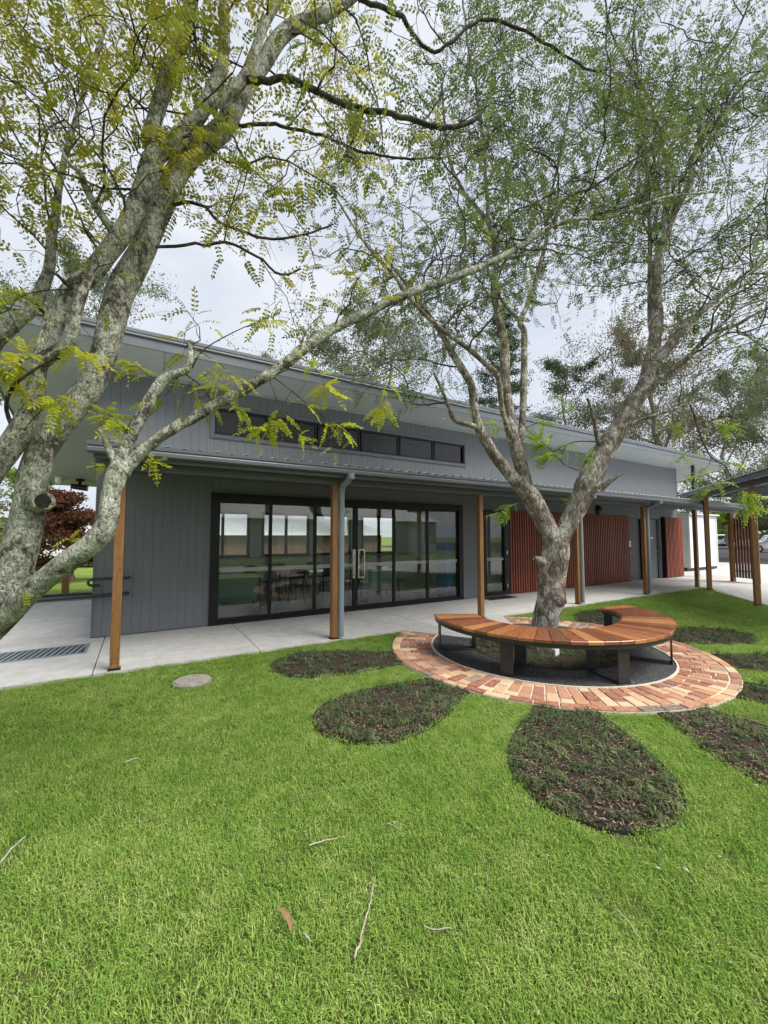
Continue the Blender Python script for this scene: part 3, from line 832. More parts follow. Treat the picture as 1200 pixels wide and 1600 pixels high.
# corrugated sheet: ribs every 0.19 m
n = int((VX1 - VX0) / .19)
prof = []
for i in range(n + 1):
    x = VX0 + (VX1 - VX0) * i / n
    prof += [(x - .05, 0), (x - .025, .026), (x + .025, .026), (x + .05, 0)] if 0 < i < n else [(x, 0)]
va, vb = [], []
za_, zb_ = 2.675, 2.86
vs = []
for (x, dz) in prof: vs += [(x, gy + .05, za_ + dz), (x, YW - .004, zb_ + dz), (x, gy + .05, za_ + dz - .004), (x, YW - .004, zb_ + dz - .004)]
fs = []
for i in range(len(prof) - 1):
    a = i * 4; b = a + 4
    fs += [(a, b, b + 1, a + 1), (a + 2, a + 3, b + 3, b + 2), (a, a + 2, b + 2, b)]
rs.add(vs, fs).build('roof_sheet', M['sheetedge'], V)
g = MB(); g.extrude_x([(gy + .11, 2.545), (gy, 2.545), (gy - .012, 2.56), (gy - .012, 2.60), (gy - .004, 2.615), (gy - .016, 2.63), (gy - .016, 2.672), (gy + .004, 2.672), (gy + .004, 2.56), (gy + .106, 2.56), (gy + .106, 2.66), (gy + .11, 2.66)], VX0 - .03, VX1 + .03)
g.build('gutter', M['gutter'], V, fix=True)
for xe in (VX0 - .032, VX1 + .03):
    MB().box(xe, xe + .004, gy - .014, gy + .112, 2.546, 2.671).build('gutter_end', M['gutter'], V)
MB().box(VX0 + .02, VX1 - .02, gy + .115, gy + .14, 2.50, 2.655).build('fascia', M['fascia'], V)
MB().box(VX0 + .02, VX1 - .02, YP - .045, YP + .045, 2.42, 2.64).build('beam', M['beam'], V)
MB().box(VX0 + .02, VX1 - .02, YW - .06, YW - .004, 2.64, 2.80).build('ledger', M['beam'], V)
x = VX0 + .3
while x < VX1:
    m = MB(); ya, yb = gy + .145, YW - .065
    sl_ = (zb_ - za_) / (YW - gy - .05)
    zf = lambda y: za_ + (y - gy - .05) * sl_
    vs = [(x, ya, zf(ya) - .12), (x + .045, ya, zf(ya) - .12), (x + .045, yb, zf(yb) - .12), (x, yb, zf(yb) - .12), (x, ya, zf(ya) - .01), (x + .045, ya, zf(ya) - .01), (x + .045, yb, zf(yb) - .01), (x, yb, zf(yb) - .01)]
    m.add(vs, [(0,3,2,1),(4,5,6,7),(0,1,5,4),(1,2,6,5),(2,3,7,6),(3,0,4,7)]); m.build('rafter', M['beam'], V); x += 1.2
MB().add([(VX0 + .05, gy + .15, za_ - .135), (VX1 - .05, gy + .15, za_ - .135), (VX1 - .05, YW - .07, zb_ - .135), (VX0 + .05, YW - .07, zb_ - .135)], [(0, 3, 2, 1)]).build('ceiling_lining', M['fascia'], V)
post_mesh = MB().cbox(-.05, .05, -.05, .05, 0, 2.40, .005).mesh('post', M['post'])
foot_mesh = MB().box(-.065, .065, -.065, .065, -.005, .012).box(-.04, .04, -.04, .04, .012, .03).mesh('post_foot', M['steel'])
VPX = [-0.21, 2.655, 5.80, 8.92, 11.97, 15.04]
for i, x in enumerate(VPX):
    p = inst('post', post_mesh, V, (x, YP, .022), world=True)
    inst('post_foot', foot_mesh, p, (0, 0, -.022))
    b_ = MB()
    for dz in (.06, .11):
        for dx in (-.025, .025):
            b_.tube([(x + dx, YP - .048, dz + .03), (x + dx, YP - .054, dz + .03)], .006, 8)
    b_.build('bolt', M['steel'], p)
for x in (2.655, 8.92, 11.97):
    dp = MB(); xx = x + .095
    dp.tube([(xx, YP - .06, .03), (xx, YP - .06, 2.32), (xx, YP - .09, 2.40), (xx, gy + .08, 2.46), (xx, gy + .05, 2.50), (xx, gy + .05, 2.55)], .046, 14)
    d = dp.build('downpipe', M['pipe'], V)
    for z in (.5, 1.6):
        MB().tube([(xx, YP - .06, z), (xx, YP - .06, z + .03)], .05, 14).build('bracket', M['pipe'], d)
    MB().tube([(xx, gy - .02, 2.47), (xx, gy - .02, 2.56)], .05, 14).build('outlet', M['pipe'], d)
MB().box(18.93, 19.03, 7.42, 7.52, 0, roof_z(7.5) - .002).build('roof_post', M['steel'], B)

# ------------------------------------------------------------------ right-hand covered walkway
D1 = Vector((14.66, 5.48, 0)); D2 = Vector((12.39, 3.72, 0))
dirw = (D2 - D1).normalized(); nrm = Vector((-dirw.y, dirw.x, 0))
if nrm.x < 0: nrm = -nrm
W2 = empty('covered_walkway', D1, 'dark walkway roof on timber posts at the right edge of the lawn', 'walkway')
tall = MB().cbox(-.055, .055, -.055, .055, 0, 2.76, .005).mesh('post', M['post'])
for k, (q, side) in enumerate(((0, 0), (2.9, 0), (5.8, 0), (2.9, 2.4), (5.8, 2.4))):
    P = D1 + dirw * q + nrm * side
    p = inst('post', tall, W2, (P.x, P.y, .02), (0, 0, math.atan2(dirw.y, dirw.x)), world=True)
    inst('post_foot', foot_mesh, p, (0, 0, -.02))
def wbox(m, s0, s1, t0, t1, z0, z1):
    """box in walkway coordinates: s along, t across"""
    c = []
    for z in (z0, z1):
        for s_, t_ in ((s0, t0), (s1, t0), (s1, t1), (s0, t1)):
            P = D1 + dirw * s_ + nrm * t_; c.append((P.x, P.y, z if not callable(z) else z(t_)))
    m.add(c, [(0,3,2,1),(4,5,6,7),(0,1,5,4),(1,2,6,5),(2,3,7,6),(3,0,4,7)])
m = MB(); wbox(m, -1.3, 6.4, -.05, .05, 2.76, 2.90); m.build('beam', M['beam'], W2, fix=True)
m = MB(); wbox(m, -1.3, 6.4, 2.35, 2.45, 2.76, 2.93); m.build('beam', M['beam'], W2, fix=True)
for s in np.arange(-1.2, 6.4, .9):
    m = MB(); wbox(m, s, s + .05, -.18, 2.8, lambda t: 2.91 + .015 * (t + .4), lambda t: 2.985 + .015 * (t + .4)); m.build('rafter', M['beam'], W2, fix=True)
m = MB(); wbox(m, -1.4, 6.5, -.26, -.20, 2.87, 2.985); m.build('fascia', M['gutter'], W2, fix=True)
m = MB(); wbox(m, -1.45, -1.4, -.26, 2.9, 2.87, 2.985); m.build('fascia', M['gutter'], W2, fix=True)
m = MB(); wbox(m, -1.5, 6.55, -.3, 2.95, lambda t: 2.99 + .015 * (t + .4), lambda t: 3.01 + .015 * (t + .4)); m.build('roof_sheet', M['sheetedge'], W2, fix=True)

# timber screen
SC0, SC1 = Vector((18.17, 6.03, 0)), Vector((17.92, 5.42, 0))
SCR = empty('slatted_screen', SC0, 'open screen of upright dark timber slats between two posts by the car park', 'screen')
dv = (SC1 - SC0); Ls = dv.length; dvn = dv.normalized(); ang = math.atan2(dv.y, dv.x)
pm = MB().cbox(-.06, .06, -.06, .06, 0, 2.42, .006).mesh('post', M['post'])
inst('post', MB().cbox(-.065, .065, -.065, .065, 0, 2.95, .006).mesh('post', M['post']), SCR, (SC1 + dvn * .1), (0, 0, ang), world=True)
inst('post', pm, SCR, SC0 + dvn * -.02 + Vector((-.1, 0, 0)), (0, 0, ang), world=True)
M['screentimber'] = timber('dark_stained_timber', [(0.25, (0.065, 0.026, 0.017)), (0.55, (0.11, 0.046, 0.03)), (0.8, (0.16, 0.07, 0.043))], 0.5, 'Z', 0.8, 0.4)
slm = MB().cbox(-.03, .03, -.022, .022, 0, 2.1, .003).mesh('slat', M['screentimber'])
for i in range(6):
    P = SC0 + dvn * (.1 + (Ls - .16) * i / 5)
    inst('slat', slm, SCR, (P.x, P.y, .14), (0, 0, ang), world=True)
for z in (.36, 1.18, 1.98):
    P = SC0 + dvn * .04 + Vector((.045, 0, 0))
    inst('rail', MB().cbox(0, Ls, -.02, .02, 0, .035, .003).mesh('rail', M['steel']), SCR, (P.x, P.y, z), (0, 0, ang), world=True)

# white weatherboard shed
SH = empty('portable_shed', (21.4, 8.67, 0), 'white weatherboard portable shed raised off the concrete beyond the building', 'shed')
sx0, sx1, sy0, sy1 = 21.4, 24.2, 8.67, 11.6
MB().box(sx0 + .02, sx1 - .02, sy0 + .02, sy1, .16, 2.56).build('core', M['white'], SH)
nbd = 26; bh = 2.4 / nbd
def lap(length):
    return MB().add([(0, 0, 0), (length, 0, 0), (length, .022, bh), (0, .022, bh), (0, .03, 0), (length, .03, 0), (length, .03, bh), (0, .03, bh)], [(0,1,2,3),(4,7,6,5),(0,4,5,1),(3,2,6,7),(1,5,6,2),(0,3,7,4)]).mesh('weatherboard', M['white'])
lf, ls = lap(sx1 - sx0), lap(sy1 - sy0)
for i in range(nbd):
    inst('weatherboard', lf, SH, (sx0, sy0 - .012, .16 + i * bh), world=True)
    inst('weatherboard', ls, SH, (sx0 - .012, sy1, .16 + i * bh), (0, 0, -math.pi / 2), world=True)
MB().box(sx0 - .03, sx0 + .05, sy0 - .03, sy0 + .05, .16, 2.57).build('corner_stop', M['white'], SH)
MB().box(sx1 - .05, sx1 + .02, sy0 - .03, sy0 + .05, .16, 2.57).build('corner_stop', M['white'], SH)
MB().box(sx0 - .12, sx1 + .12, sy0 - .12, sy1 + .1, 2.572, 2.64).build('roof', M['sheetedge'], SH)
for y in (sy0 + .15, sy1 - .35): MB().box(sx0 + .02, sx1 + .35, y, y + .1, .02, .155).build('skid', M['steel'], SH)

# ------------------------------------------------------------------ brick ring, gravel ring and bench
def sector(m, r0, r1, a0, a1, z0, z1, n=64):
    vs = []; fs = []
    for i in range(n + 1):
        a = a0 + (a1 - a0) * i / n
        for r in (r0, r1):
            for z in (z0, z1): vs.append((CX + r * math.cos(a), CY + r * math.sin(a), z))
    for i in range(n):
        a = i * 4; b = a + 4
        fs += [(a + 1, a + 3, b + 3, b + 1), (a, b, b + 2, a + 2), (a + 2, b + 2, b + 3, a + 3), (a, a + 1, b + 1, b)]
    m.add(vs, fs + [(0, 2, 3, 1), tuple(n * 4 + k for k in (0, 1, 3, 2))])
    return m
RING = empty('brick_paving', (CX, CY, 0), kind='structure')
sector(MB(), R_IN, R_OUT, A0, A1 + 2 * math.pi, -.1, -.010, 90).build('mortar_bed', M['mortar'], RING)
span = A1 + 2 * math.pi - A0
nslot = int(round(1.80 * span / .118))
def brick(r0, r1, a, wd_in, wd_out, jit=.004):
    """one paver: long side from r0 to r1, widening slightly outwards"""
    L = r1 - r0; g = .0075; c = .005
    h = random.uniform(-.0035, .0035)
    hw0, hw1 = wd_in / 2 - g, wd_out / 2 - g
    top = [(g + c, -hw0 + c), (L - g - c, -hw1 + c), (L - g - c, hw1 - c), (g + c, hw0 - c)]
    bot = [(g, -hw0), (L - g, -hw1), (L - g, hw1), (g, hw0)]
    vs = [(x, y, -.06) for x, y in bot] + [(x, y, -c) for x, y in bot] + [(x, y, 0) for x, y in top]
    fs = [(8, 9, 10, 11)] + [(i, (i + 1) % 4, 4 + (i + 1) % 4, 4 + i) for i in range(4)] + [(4 + i, 4 + (i + 1) % 4, 8 + (i + 1) % 4, 8 + i) for i in range(4)]
    me = MB().add(vs, fs).mesh('brick', M['brick'])
    inst('brick', me, RING, (r0 * math.cos(a), r0 * math.sin(a), .001 + h), (random.uniform(-.01, .01), random.uniform(-.006, .006), a + random.uniform(-.008, .008)))
RB = 2.068
for i in range(nslot):
    a = A0 + span * (i + .5) / nslot; w1 = span / nslot
    if i % 2 == 0: cuts = [R_IN + .004, R_IN + .235, RB]
    else: cuts = [R_IN + .004, R_IN + .118, R_IN + .35, RB]
    if random.random() < .08: cuts = [R_IN + .004, R_IN + .155, R_IN + .31, RB]
    for q in range(len(cuts) - 1):
        brick(cuts[q], cuts[q + 1], a, w1 * cuts[q], w1 * cuts[q + 1])
no = int(round(2.12 * span / .235))
for i in range(no):
    a = A0 + span * (i + .5) / no; w1 = span / no
    brick(RB, R_OUT, a, w1 * RB, w1 * R_OUT)
sector(MB(), R_IN - .018, R_IN + .002, A0, A1 + 2 * math.pi, -.1, .004, 90).build('ring_edging', M['mortar'], RING)
sector(MB(), R_BED, R_IN - .019, A0, A1 + 2 * math.pi, -.1, -.008, 90).build('gravel_ring', M['gravel'], kind='structure')

BEN = empty('curved_bench', (CX, CY, 0), 'curved bench of radiating hardwood slats on black steel legs around the tree', 'bench')
T0, T1 = math.radians(149), math.radians(353.5)
def sst(x): x = min(1, max(0, x)); return x * x * (3 - 2 * x)
def r_o(t): return 1.575 + .27 * sst((math.degrees(t) - 285) / 70)
def r_i(t): return .95 + .27 * sst((math.degrees(t) - 285) / 70)
SZ = .47
NS = 31
for i in range(NS):
    a0 = T0 + (T1 - T0) * i / NS; a1 = T0 + (T1 - T0) * (i + 1) / NS; am = (a0 + a1) / 2; ha = (a1 - a0) / 2
    g = .004; e = .007
    ri, ro = r_i(am), r_o(am)
    rows = []
    for (r, k) in ((ri, 1), (ri + e, 0), (ro - e, 0), (ro, 1)):
        for s_ in (-1, 1): rows.append((r * math.cos(ha) * 1.0, s_ * (r * math.sin(ha) - g), k))
    top = [(x, y, -e if k else 0) for x, y, k in rows]
    bot = [(x, y, -.038) for x, y, k in rows]
    vs = top + bot; fs = []
    for q in (0, 2, 4): fs += [(q, q + 2, q + 3, q + 1), (8 + q, 9 + q, 11 + q, 10 + q), (q, 8 + q, 10 + q, q + 2), (q + 1, q + 3, 11 + q, 9 + q)]
    fs += [(0, 1, 9, 8), (6, 14, 15, 7)]
    me = MB().add(vs, fs).mesh('seat_slat', M['seat'])
    inst('seat_slat', me, BEN, (0, 0, SZ + random.uniform(-.0015, .0015)), (0, 0, am))
def rim(off_r, w_, z0, z1, fn, nm):
    m = MB(); n = 60; vs = []; fs = []
    for i in range(n + 1):
        t = T0 + .012 + (T1 - T0 - .024) * i / n
        for dr in (0, w_):
            r = fn(t) + off_r + dr
            for z in (z0, z1): vs.append((CX + r * math.cos(t), CY + r * math.sin(t), z))
    for i in range(n):
        a = i * 4; b = a + 4
        fs += [(a + 1, a + 3, b + 3, b + 1), (a, b, b + 2, a + 2), (a + 2, b + 2, b + 3, a + 3), (a, a + 1, b + 1, b)]
    m.add(vs, fs + [(0, 2, 3, 1), tuple(n * 4 + k for k in (0, 1, 3, 2))]); m.build(nm, M['steel'], BEN)
rim(-.075, .06, SZ - .09, SZ - .04, r_o, 'seat_rim')
rim(.03, .06, SZ - .09, SZ - .04, r_i, 'seat_rim')
for deg in (153, 203, 251, 299, 349):
    t = math.radians(deg); ro, ri = r_o(t) - .06, r_i(t) + .06; hw = .075; th = .012
    lg = empty('leg_frame', (0, 0, 0)); lg.parent = BEN
    Mx = Matrix.Translation((CX, CY, 0)) @ Matrix.Rotation(t, 4, 'Z')
    for r in (ri, ro - th): MB().cbox(r, r + th, -hw, hw, -.006, SZ - .041, .002, Mx).build('leg', M['steel'], lg)
    MB().cbox(ri + th, ro - th, -hw, hw, -.006, .008, .002, Mx).build('foot_bar', M['steel'], lg)
    MB().cbox(ri + th, ro - th, -hw, hw, SZ - .055, SZ - .041, .002, Mx).build('top_bar', M['steel'], lg)

# ------------------------------------------------------------------ planting beds
def tuft_mesh(seed, n=14, size=.07):
    r = random.Random(seed); m = MB()
    for k in range(n):
        a = r.uniform(0, 2 * math.pi); L = size * r.uniform(.7, 1.35); lean = r.uniform(.55, 1.25); wd = r.uniform(.0018, .003)
        d = Vector((math.cos(a), math.sin(a), 0)); s_ = Vector((-d.y, d.x, 0)) * wd
        p0 = d * .006; p1 = d * (L * .33 * lean) + Vector((0, 0, L * .5)); p2 = d * (L * .75 * lean) + Vector((0, 0, L * (.55 - .12 * lean))); p3 = d * (L * 1.05 * lean) + Vector((0, 0, L * (.42 - .34 * lean)))
        m.add([p0 - s_, p0 + s_, p1 - s_, p1 + s_, p2 - s_ * .8, p2 + s_ * .8, p3], [(0, 1, 3, 2), (2, 3, 5, 4), (4, 5, 6)])
    return m.mesh('grass_tuft', M['tuft'])
TUFTS = [tuft_mesh(s) for s in range(6)]
def chip_field(n, pick, parent, nm):
    """loose bark chips and dead leaf bits"""
    V_ = []; F_ = []
    k = 0
    while k < n:
        x, y = pick()
        a = random.uniform(0, 6.28); L = random.uniform(.01, .05) * random.random() ** .5 + .006; wd = random.uniform(.003, .009); z = -.012 + random.uniform(.0, .014); tl = random.uniform(-.4, .4)
        c, s = math.cos(a), math.sin(a); b = len(V_)
        for u, v_, dz in ((-1, -1, 0), (1, -1, 1), (1, 1, 1), (-1, 1, 0)):
            V_.append((x + c * u * L / 2 - s * v_ * wd / 2, y + s * u * L / 2 + c * v_ * wd / 2, z + dz * L * tl + .006))
        F_.append((b, b + 1, b + 2, b + 3)); k += 1
    me = np_mesh(nm, np.array(V_) - np.array(origin_of(parent)), np.array(F_), M['chip'])
    return obj(nm, me, parent, kind='stuff')
def chipmat():
    t = NT('bark_chip'); v = t.world()
    a = t.noise(v, 55, 2)
    return t.done(t.pbsdf(t.ramp(a, [(0.36, (0.03, 0.02, 0.015)), (0.46, (0.085, 0.058, 0.04)), (0.57, (0.17, 0.125, 0.085)), (0.66, (0.4, 0.33, 0.24))]), .85, 0, .2))
M['chip'] = chipmat()

bed_where = {
    161.5: 'teardrop bed of tufts left of the ring, farthest back beside the concrete path',
    191.5: 'teardrop bed of tufts pointing left of the ring in front of a glass door post',
    223.0: 'teardrop bed of tufts nearest the camera, wholly on the lawn',
    251.5: 'teardrop bed of tufts cut by the right edge, next right of the nearest bed',
    282.0: 'small visible tip of a teardrop bed at the right edge beside the ring',
    313.0: 'teardrop bed cut by the right edge, right of the bench end',
    343.0: 'teardrop bed behind the right end of the bench on the lawn',
    16.0: 'teardrop bed just behind the far end of the bench'}
tuft_count = {223.0: 105, 191.5: 85, 251.5: 70, 161.5: 40}
for ang in PETAL_A:
    a = math.radians(ang)
    c0 = (CX + 2.95 * math.cos(a), CY + 2.95 * math.sin(a), -.02)
    bed = empty('planting_bed', c0, bed_where[ang], 'planting bed', 'teardrop beds around the brick ring')
    poly = petal_poly(ang)
    cc = (c0[0], c0[1])
    vs = [(cc[0], cc[1], .002)] + [(x, y, -.014) for x, y in poly]
    n = len(poly)
    # gently mounded mulch, subdivided into rings
    m = MB(); rings = 6; vv = []
    for q in range(rings + 1):
        f_ = q / rings
        for x, y in poly:
            dz = -.024 + .026 * (1 - f_ * f_) + .006 * noise.noise(Vector((x * 14 * f_, y * 14 * f_, q)))
            vv.append((cc[0] + (x - cc[0]) * max(f_, .001), cc[1] + (y - cc[1]) * max(f_, .001), dz))
    ff = []
    for q in range(rings):
        for i in range(n): ff.append((q * n + i, q * n + (i + 1) % n, (q + 1) * n + (i + 1) % n, (q + 1) * n + i))
    m.add(vv, ff, True); m.build('mulch', M['mulch'], bed, fix=True)
    e = MB(); o1 = petal_poly(ang); o2 = petal_poly(ang, .004)
    vs = [(x, y, z) for (x, y), (x2, y2) in zip(o1, o2) for (x, y, z) in ((x, y, -.05), (x, y, -.010), (x2, y2, -.010), (x2, y2, -.05))]
    fs = []
    for i in range(n):
        b0 = i * 4; b1 = ((i + 1) % n) * 4
        fs += [(b0, b1, b1 + 1, b0 + 1), (b0 + 1, b1 + 1, b1 + 2, b0 + 2), (b0 + 2, b1 + 2, b1 + 3, b0 + 3)]
    e.add(vs, fs); e.build('edging', M['steel'], bed)
    def pick(ang=ang):
        while True:
            r = random.uniform(R_OUT, R_OUT + 1.66); t_ = random.uniform(-.56, .56)
            aa = math.radians(ang)
            x = CX + r * math.cos(aa) - t_ * math.sin(aa); y = CY + r * math.sin(aa) + t_ * math.cos(aa)
            if math.hypot(x - CX, y - CY) > R_OUT + .03 and bool(in_petal(np.array(x), np.array(y), ang, -.03)): return x, y
    chip_field(2600 if ang in (223.0, 191.5, 251.5) else 500, pick, bed, 'bark_chips')
    spots = []
    want = tuft_count.get(ang, 75); tries = 0
    while len(spots) < want + (35 if ang in tuft_count else 0) and tries < 9000:
        x, y = pick(); tries += 1
        if all((x - p) ** 2 + (y - q) ** 2 > .05 ** 2 for p, q in spots): spots.append((x, y))
    if ang in tuft_count:
        spots.sort(key=lambda p: p[0] ** 2 + p[1] ** 2)
        for x, y in spots[:want]:
            s_ = random.uniform(.75, 1.25)
            o = inst('grass_tuft', random.choice(TUFTS), None, (x, y, -.006), (random.uniform(-.15, .15), random.uniform(-.15, .15), random.uniform(0, 6.28)), (s_, s_, s_))
            tag(o, {223.0: 'small dark green strappy tuft in the teardrop bed nearest the camera', 191.5: 'small dark green strappy tuft in the teardrop bed left of the ring',
                    251.5: 'small dark green strappy tuft in the bed cut by the right edge', 161.5: 'small dark green strappy tuft in the bed beside the concrete path'}[ang],
                'plant', {223.0: 'tufts in the nearest bed', 191.5: 'tufts in the left bed', 251.5: 'tufts in the right-hand bed', 161.5: 'tufts in the far left bed'}[ang])
        rest = spots[want:]
    else: rest = spots
    if rest:
        m = MB()
        for x, y in rest:
            src = random.choice(TUFTS); s_ = random.uniform(.75, 1.25); Mx = Matrix.Translation((x, y, -.006)) @ Matrix.Rotation(random.uniform(0, 6.28), 4, 'Z') @ Matrix.Scale(s_, 4)
            m.add([Mx @ v.co for v in src.vertices], [tuple(p.vertices) for p in src.polygons])
        m.build('tuft_planting', M['tuft'], bed, kind='stuff')
# bed round the trunk
cb = empty('tree_bed', (CX, CY, -.02), 'round mulched bed of low tufts at the foot of the tree inside the bench', 'planting bed')
m = MB(); vv = []; ff = []; n = 48
for q in range(8):
    r = max(.02, (R_BED - .004) * q / 7)
    for i in range(n):
        a = 2 * math.pi * i / n; vv.append((CX + r * math.cos(a), CY + r * math.sin(a), -.012 + .03 * (1 - (q / 7) ** 2) + .006 * noise.noise(Vector((r * 9 * math.cos(a), r * 9 * math.sin(a), 3)))))
for q in range(7):
    for i in range(n): ff.append((q * n + i, q * n + (i + 1) % n, (q + 1) * n + (i + 1) % n, (q + 1) * n + i))
m.add(vv, ff, True).build('mulch', M['mulch'], cb, fix=True)
def pickc():
    while True:
        x = random.uniform(-1, 1); y = random.uniform(-1, 1)
        if x * x + y * y < .97: return CX + x, CY + y
m = MB()
for k in range(150):
    x, y = pickc()
    if math.hypot(x - CX, y - CY) < .3: continue
    src = random.choice(TUFTS); s_ = random.uniform(.8, 1.3); Mx = Matrix.Translation((x, y, .0)) @ Matrix.Rotation(random.uniform(0, 6.28), 4, 'Z') @ Matrix.Scale(s_, 4)
    m.add([Mx @ v.co for v in src.vertices], [tuple(p.vertices) for p in src.polygons])
m.build('tuft_planting', M['tuft'], cb, kind='stuff')
chip_field(900, pickc, cb, 'bark_chips')
MB().box(CX - .28, CX - .2, CY - .42, CY - .40, .0, .09).build('plant_tag', M['white'], cb)

# ------------------------------------------------------------------ lawn grass (real blades, instanced clumps)
def clump(seed):
    r = random.Random(seed); m = MB()
    for k in range(40):
        x, y = r.gauss(0, .042), r.gauss(0, .042); a = r.uniform(0, 6.283); L = r.uniform(.02, .046); lean = r.uniform(.25, 1.2); wd = r.uniform(.0011, .002)
        d = Vector((math.cos(a), math.sin(a), 0)); s_ = Vector((-d.y, d.x, 0)) * wd; o = Vector((x, y, 0))
        p1 = o + d * (L * .4 * lean) + Vector((0, 0, L * .5)); p2 = o + d * (L * lean) + Vector((0, 0, L * (.75 - .3 * lean)))
        m.add([o - s_, o + s_, p1 - s_, p1 + s_, p2], [(0, 1, 3, 2), (2, 3, 4)])
    me = m.mesh('grass_clump', M['grass'])
    return bpy.data.objects.new('grass_clump', me)
clumps = bpy.data.collections.new('grass_clump_shapes')
for s in range(6): clumps.objects.link(clump(100 + s))
P = []
def scatter(x0, x1, y0, y1, dens, smin, smax):
    n = int((x1 - x0) * (y1 - y0) * dens)
    x = rng.uniform(x0, x1, n); y = rng.uniform(y0, y1, n)
    P.append(np.c_[x, y, rng.uniform(smin, smax, n)])
scatter(-3.2, 4.6, .3, 4.2, 640, .8, 1.15)
scatter(-3.2, 4.6, 4.2, YLAWN, 430, .9, 1.25)
scatter(4.6, 9, -1.5, YLAWN, 280, .95, 1.35)
scatter(9, 15.1, -1.5, YLAWN, 180, 1.2, 1.7)
scatter(-9, -3.2, .0, YLAWN, 110, 1.1, 1.6)
scatter(-5, 4.6, -3, .3, 90, 1.0, 1.5)
P = np.concatenate(P)
x, y = P[:, 0], P[:, 1]
wob = .03 * np.sin(x * 7) + .02 * np.sin(x * 23 + 1)
keep = (np.hypot(x - CX, y - CY) > R_OUT + .03) & (y < YLAWN - .01 + wob * .6) & (x < lawn_right(y) - .02)
keep &= ~((np.abs(x - CX) < 1.25) & (y > CY + 1.7) & (np.arctan2(y - CY, x - CX) > A1 - .1) & (np.arctan2(y - CY, x - CX) < A0 + .05))
for ang in PETAL_A: keep &= ~in_petal(x, y, ang, -.012)
keep &= np.hypot((x - .555) / .2, (y - 5.06) / .2) > 1.12
P = P[keep]
me = bpy.data.meshes.new('lawn_grass')
me.vertices.add(len(P))
co = np.c_[P[:, 0], P[:, 1], np.full(len(P), -.034)]
me.vertices.foreach_set('co', co.astype(np.float32).ravel())
me.attributes.new('rot', 'FLOAT_VECTOR', 'POINT'); me.attributes.new('scl', 'FLOAT', 'POINT')
me.attributes['rot'].data.foreach_set('vector', np.c_[rng.normal(0, .12, len(P)), rng.normal(0, .12, len(P)), rng.uniform(0, 6.283, len(P))].astype(np.float32).ravel())
me.attributes['scl'].data.foreach_set('value', np.ascontiguousarray(P[:, 2], dtype=np.float32))
print('GRASS', len(P))
lawn_grass = obj('lawn_grass', me, None, 'short green lawn grass around the beds', 'grass', kind='stuff')
me.materials.append(M['grass'])
ng = bpy.data.node_groups.new('scatter_grass', 'GeometryNodeTree')
ng.interface.new_socket('Geometry', in_out='INPUT', socket_type='NodeSocketGeometry')
ng.interface.new_socket('Geometry', in_out='OUTPUT', socket_type='NodeSocketGeometry')
gi, go = ng.nodes.new('NodeGroupInput'), ng.nodes.new('NodeGroupOutput')
iop = ng.nodes.new('GeometryNodeInstanceOnPoints'); ci = ng.nodes.new('GeometryNodeCollectionInfo')
ci.inputs['Collection'].default_value = clumps; ci.inputs['Separate Children'].default_value = True; ci.inputs['Reset Children'].default_value = True
iop.inputs['Pick Instance'].default_value = True
ar = ng.nodes.new('GeometryNodeInputNamedAttribute'); ar.data_type = 'FLOAT_VECTOR'; ar.inputs['Name'].default_value = 'rot'
as_ = ng.nodes.new('GeometryNodeInputNamedAttribute'); as_.data_type = 'FLOAT'; as_.inputs['Name'].default_value = 'scl'
ng.links.new(gi.outputs[0], iop.inputs['Points']); ng.links.new(ci.outputs[0], iop.inputs['Instance'])
sock = lambda nd: next(o for o in nd.outputs if o.enabled and o.name == 'Attribute')
ng.links.new(sock(ar), iop.inputs['Rotation']); ng.links.new(sock(as_), iop.inputs['Scale'])
ng.links.new(iop.outputs['Instances'], go.inputs[0])
md = lawn_grass.modifiers.new('scatter', 'NODES'); md.node_group = ng

# ------------------------------------------------------------------ small things on the ground
M['pit'] = paint('weathered_cement', (.27, .25, .215), .9, .3, 14, .2, 0, .4)
mh = empty('pit_cover', (.555, 5.06, 0), 'round weathered concrete pit cover set in the lawn near the left post', 'pit cover')
MB().cyl((.555, 5.06), .2, -.03, -.004, 36).build('rim', M['pit'], mh)
MB().tube([(.555, 5.06, -.004), (.555, 5.06, .006), (.555, 5.06, .008)], [.18, .178, .17], 36).build('lid', M['pit'], mh)

DG = empty('drain_grate', (-1.6, 7.2, 0), 'long grey drain grate with slanting bars sunk in the concrete at left', 'grate')
MB().box(-2.9, -.6, 6.97, 7.5, .001, .003).build('recess_shade', M['black'], DG)  # flat black sheet standing in for the shade under the bars
fr = MB(); fr.box(-2.92, -.58, 6.95, 6.98, .001, .012); fr.box(-2.92, -.58, 7.49, 7.52, .001, .012); fr.box(-.61, -.58, 6.98, 7.49, .001, .012); fr.box(-2.92, -2.89, 6.98, 7.49, .001, .012)
fr.build('frame', M['pipe'], DG)
barm = MB().cbox(-.018, .018, -.25, .25, .003, .012, .002).mesh('bar', M['pipe'])
for i in range(32): inst('bar', barm, DG, (-2.84 + i * .0705, 7.235, 0), (0, 0, -.16), world=True)

dm = empty('door_mat', (8.05, 7.55, 0), 'dark fibre door mat lying before the single glass door', 'mat')
MB().cbox(7.55, 8.5, 7.38, 7.78, .001, .014, .004).build('pile', M['mat'], dm)

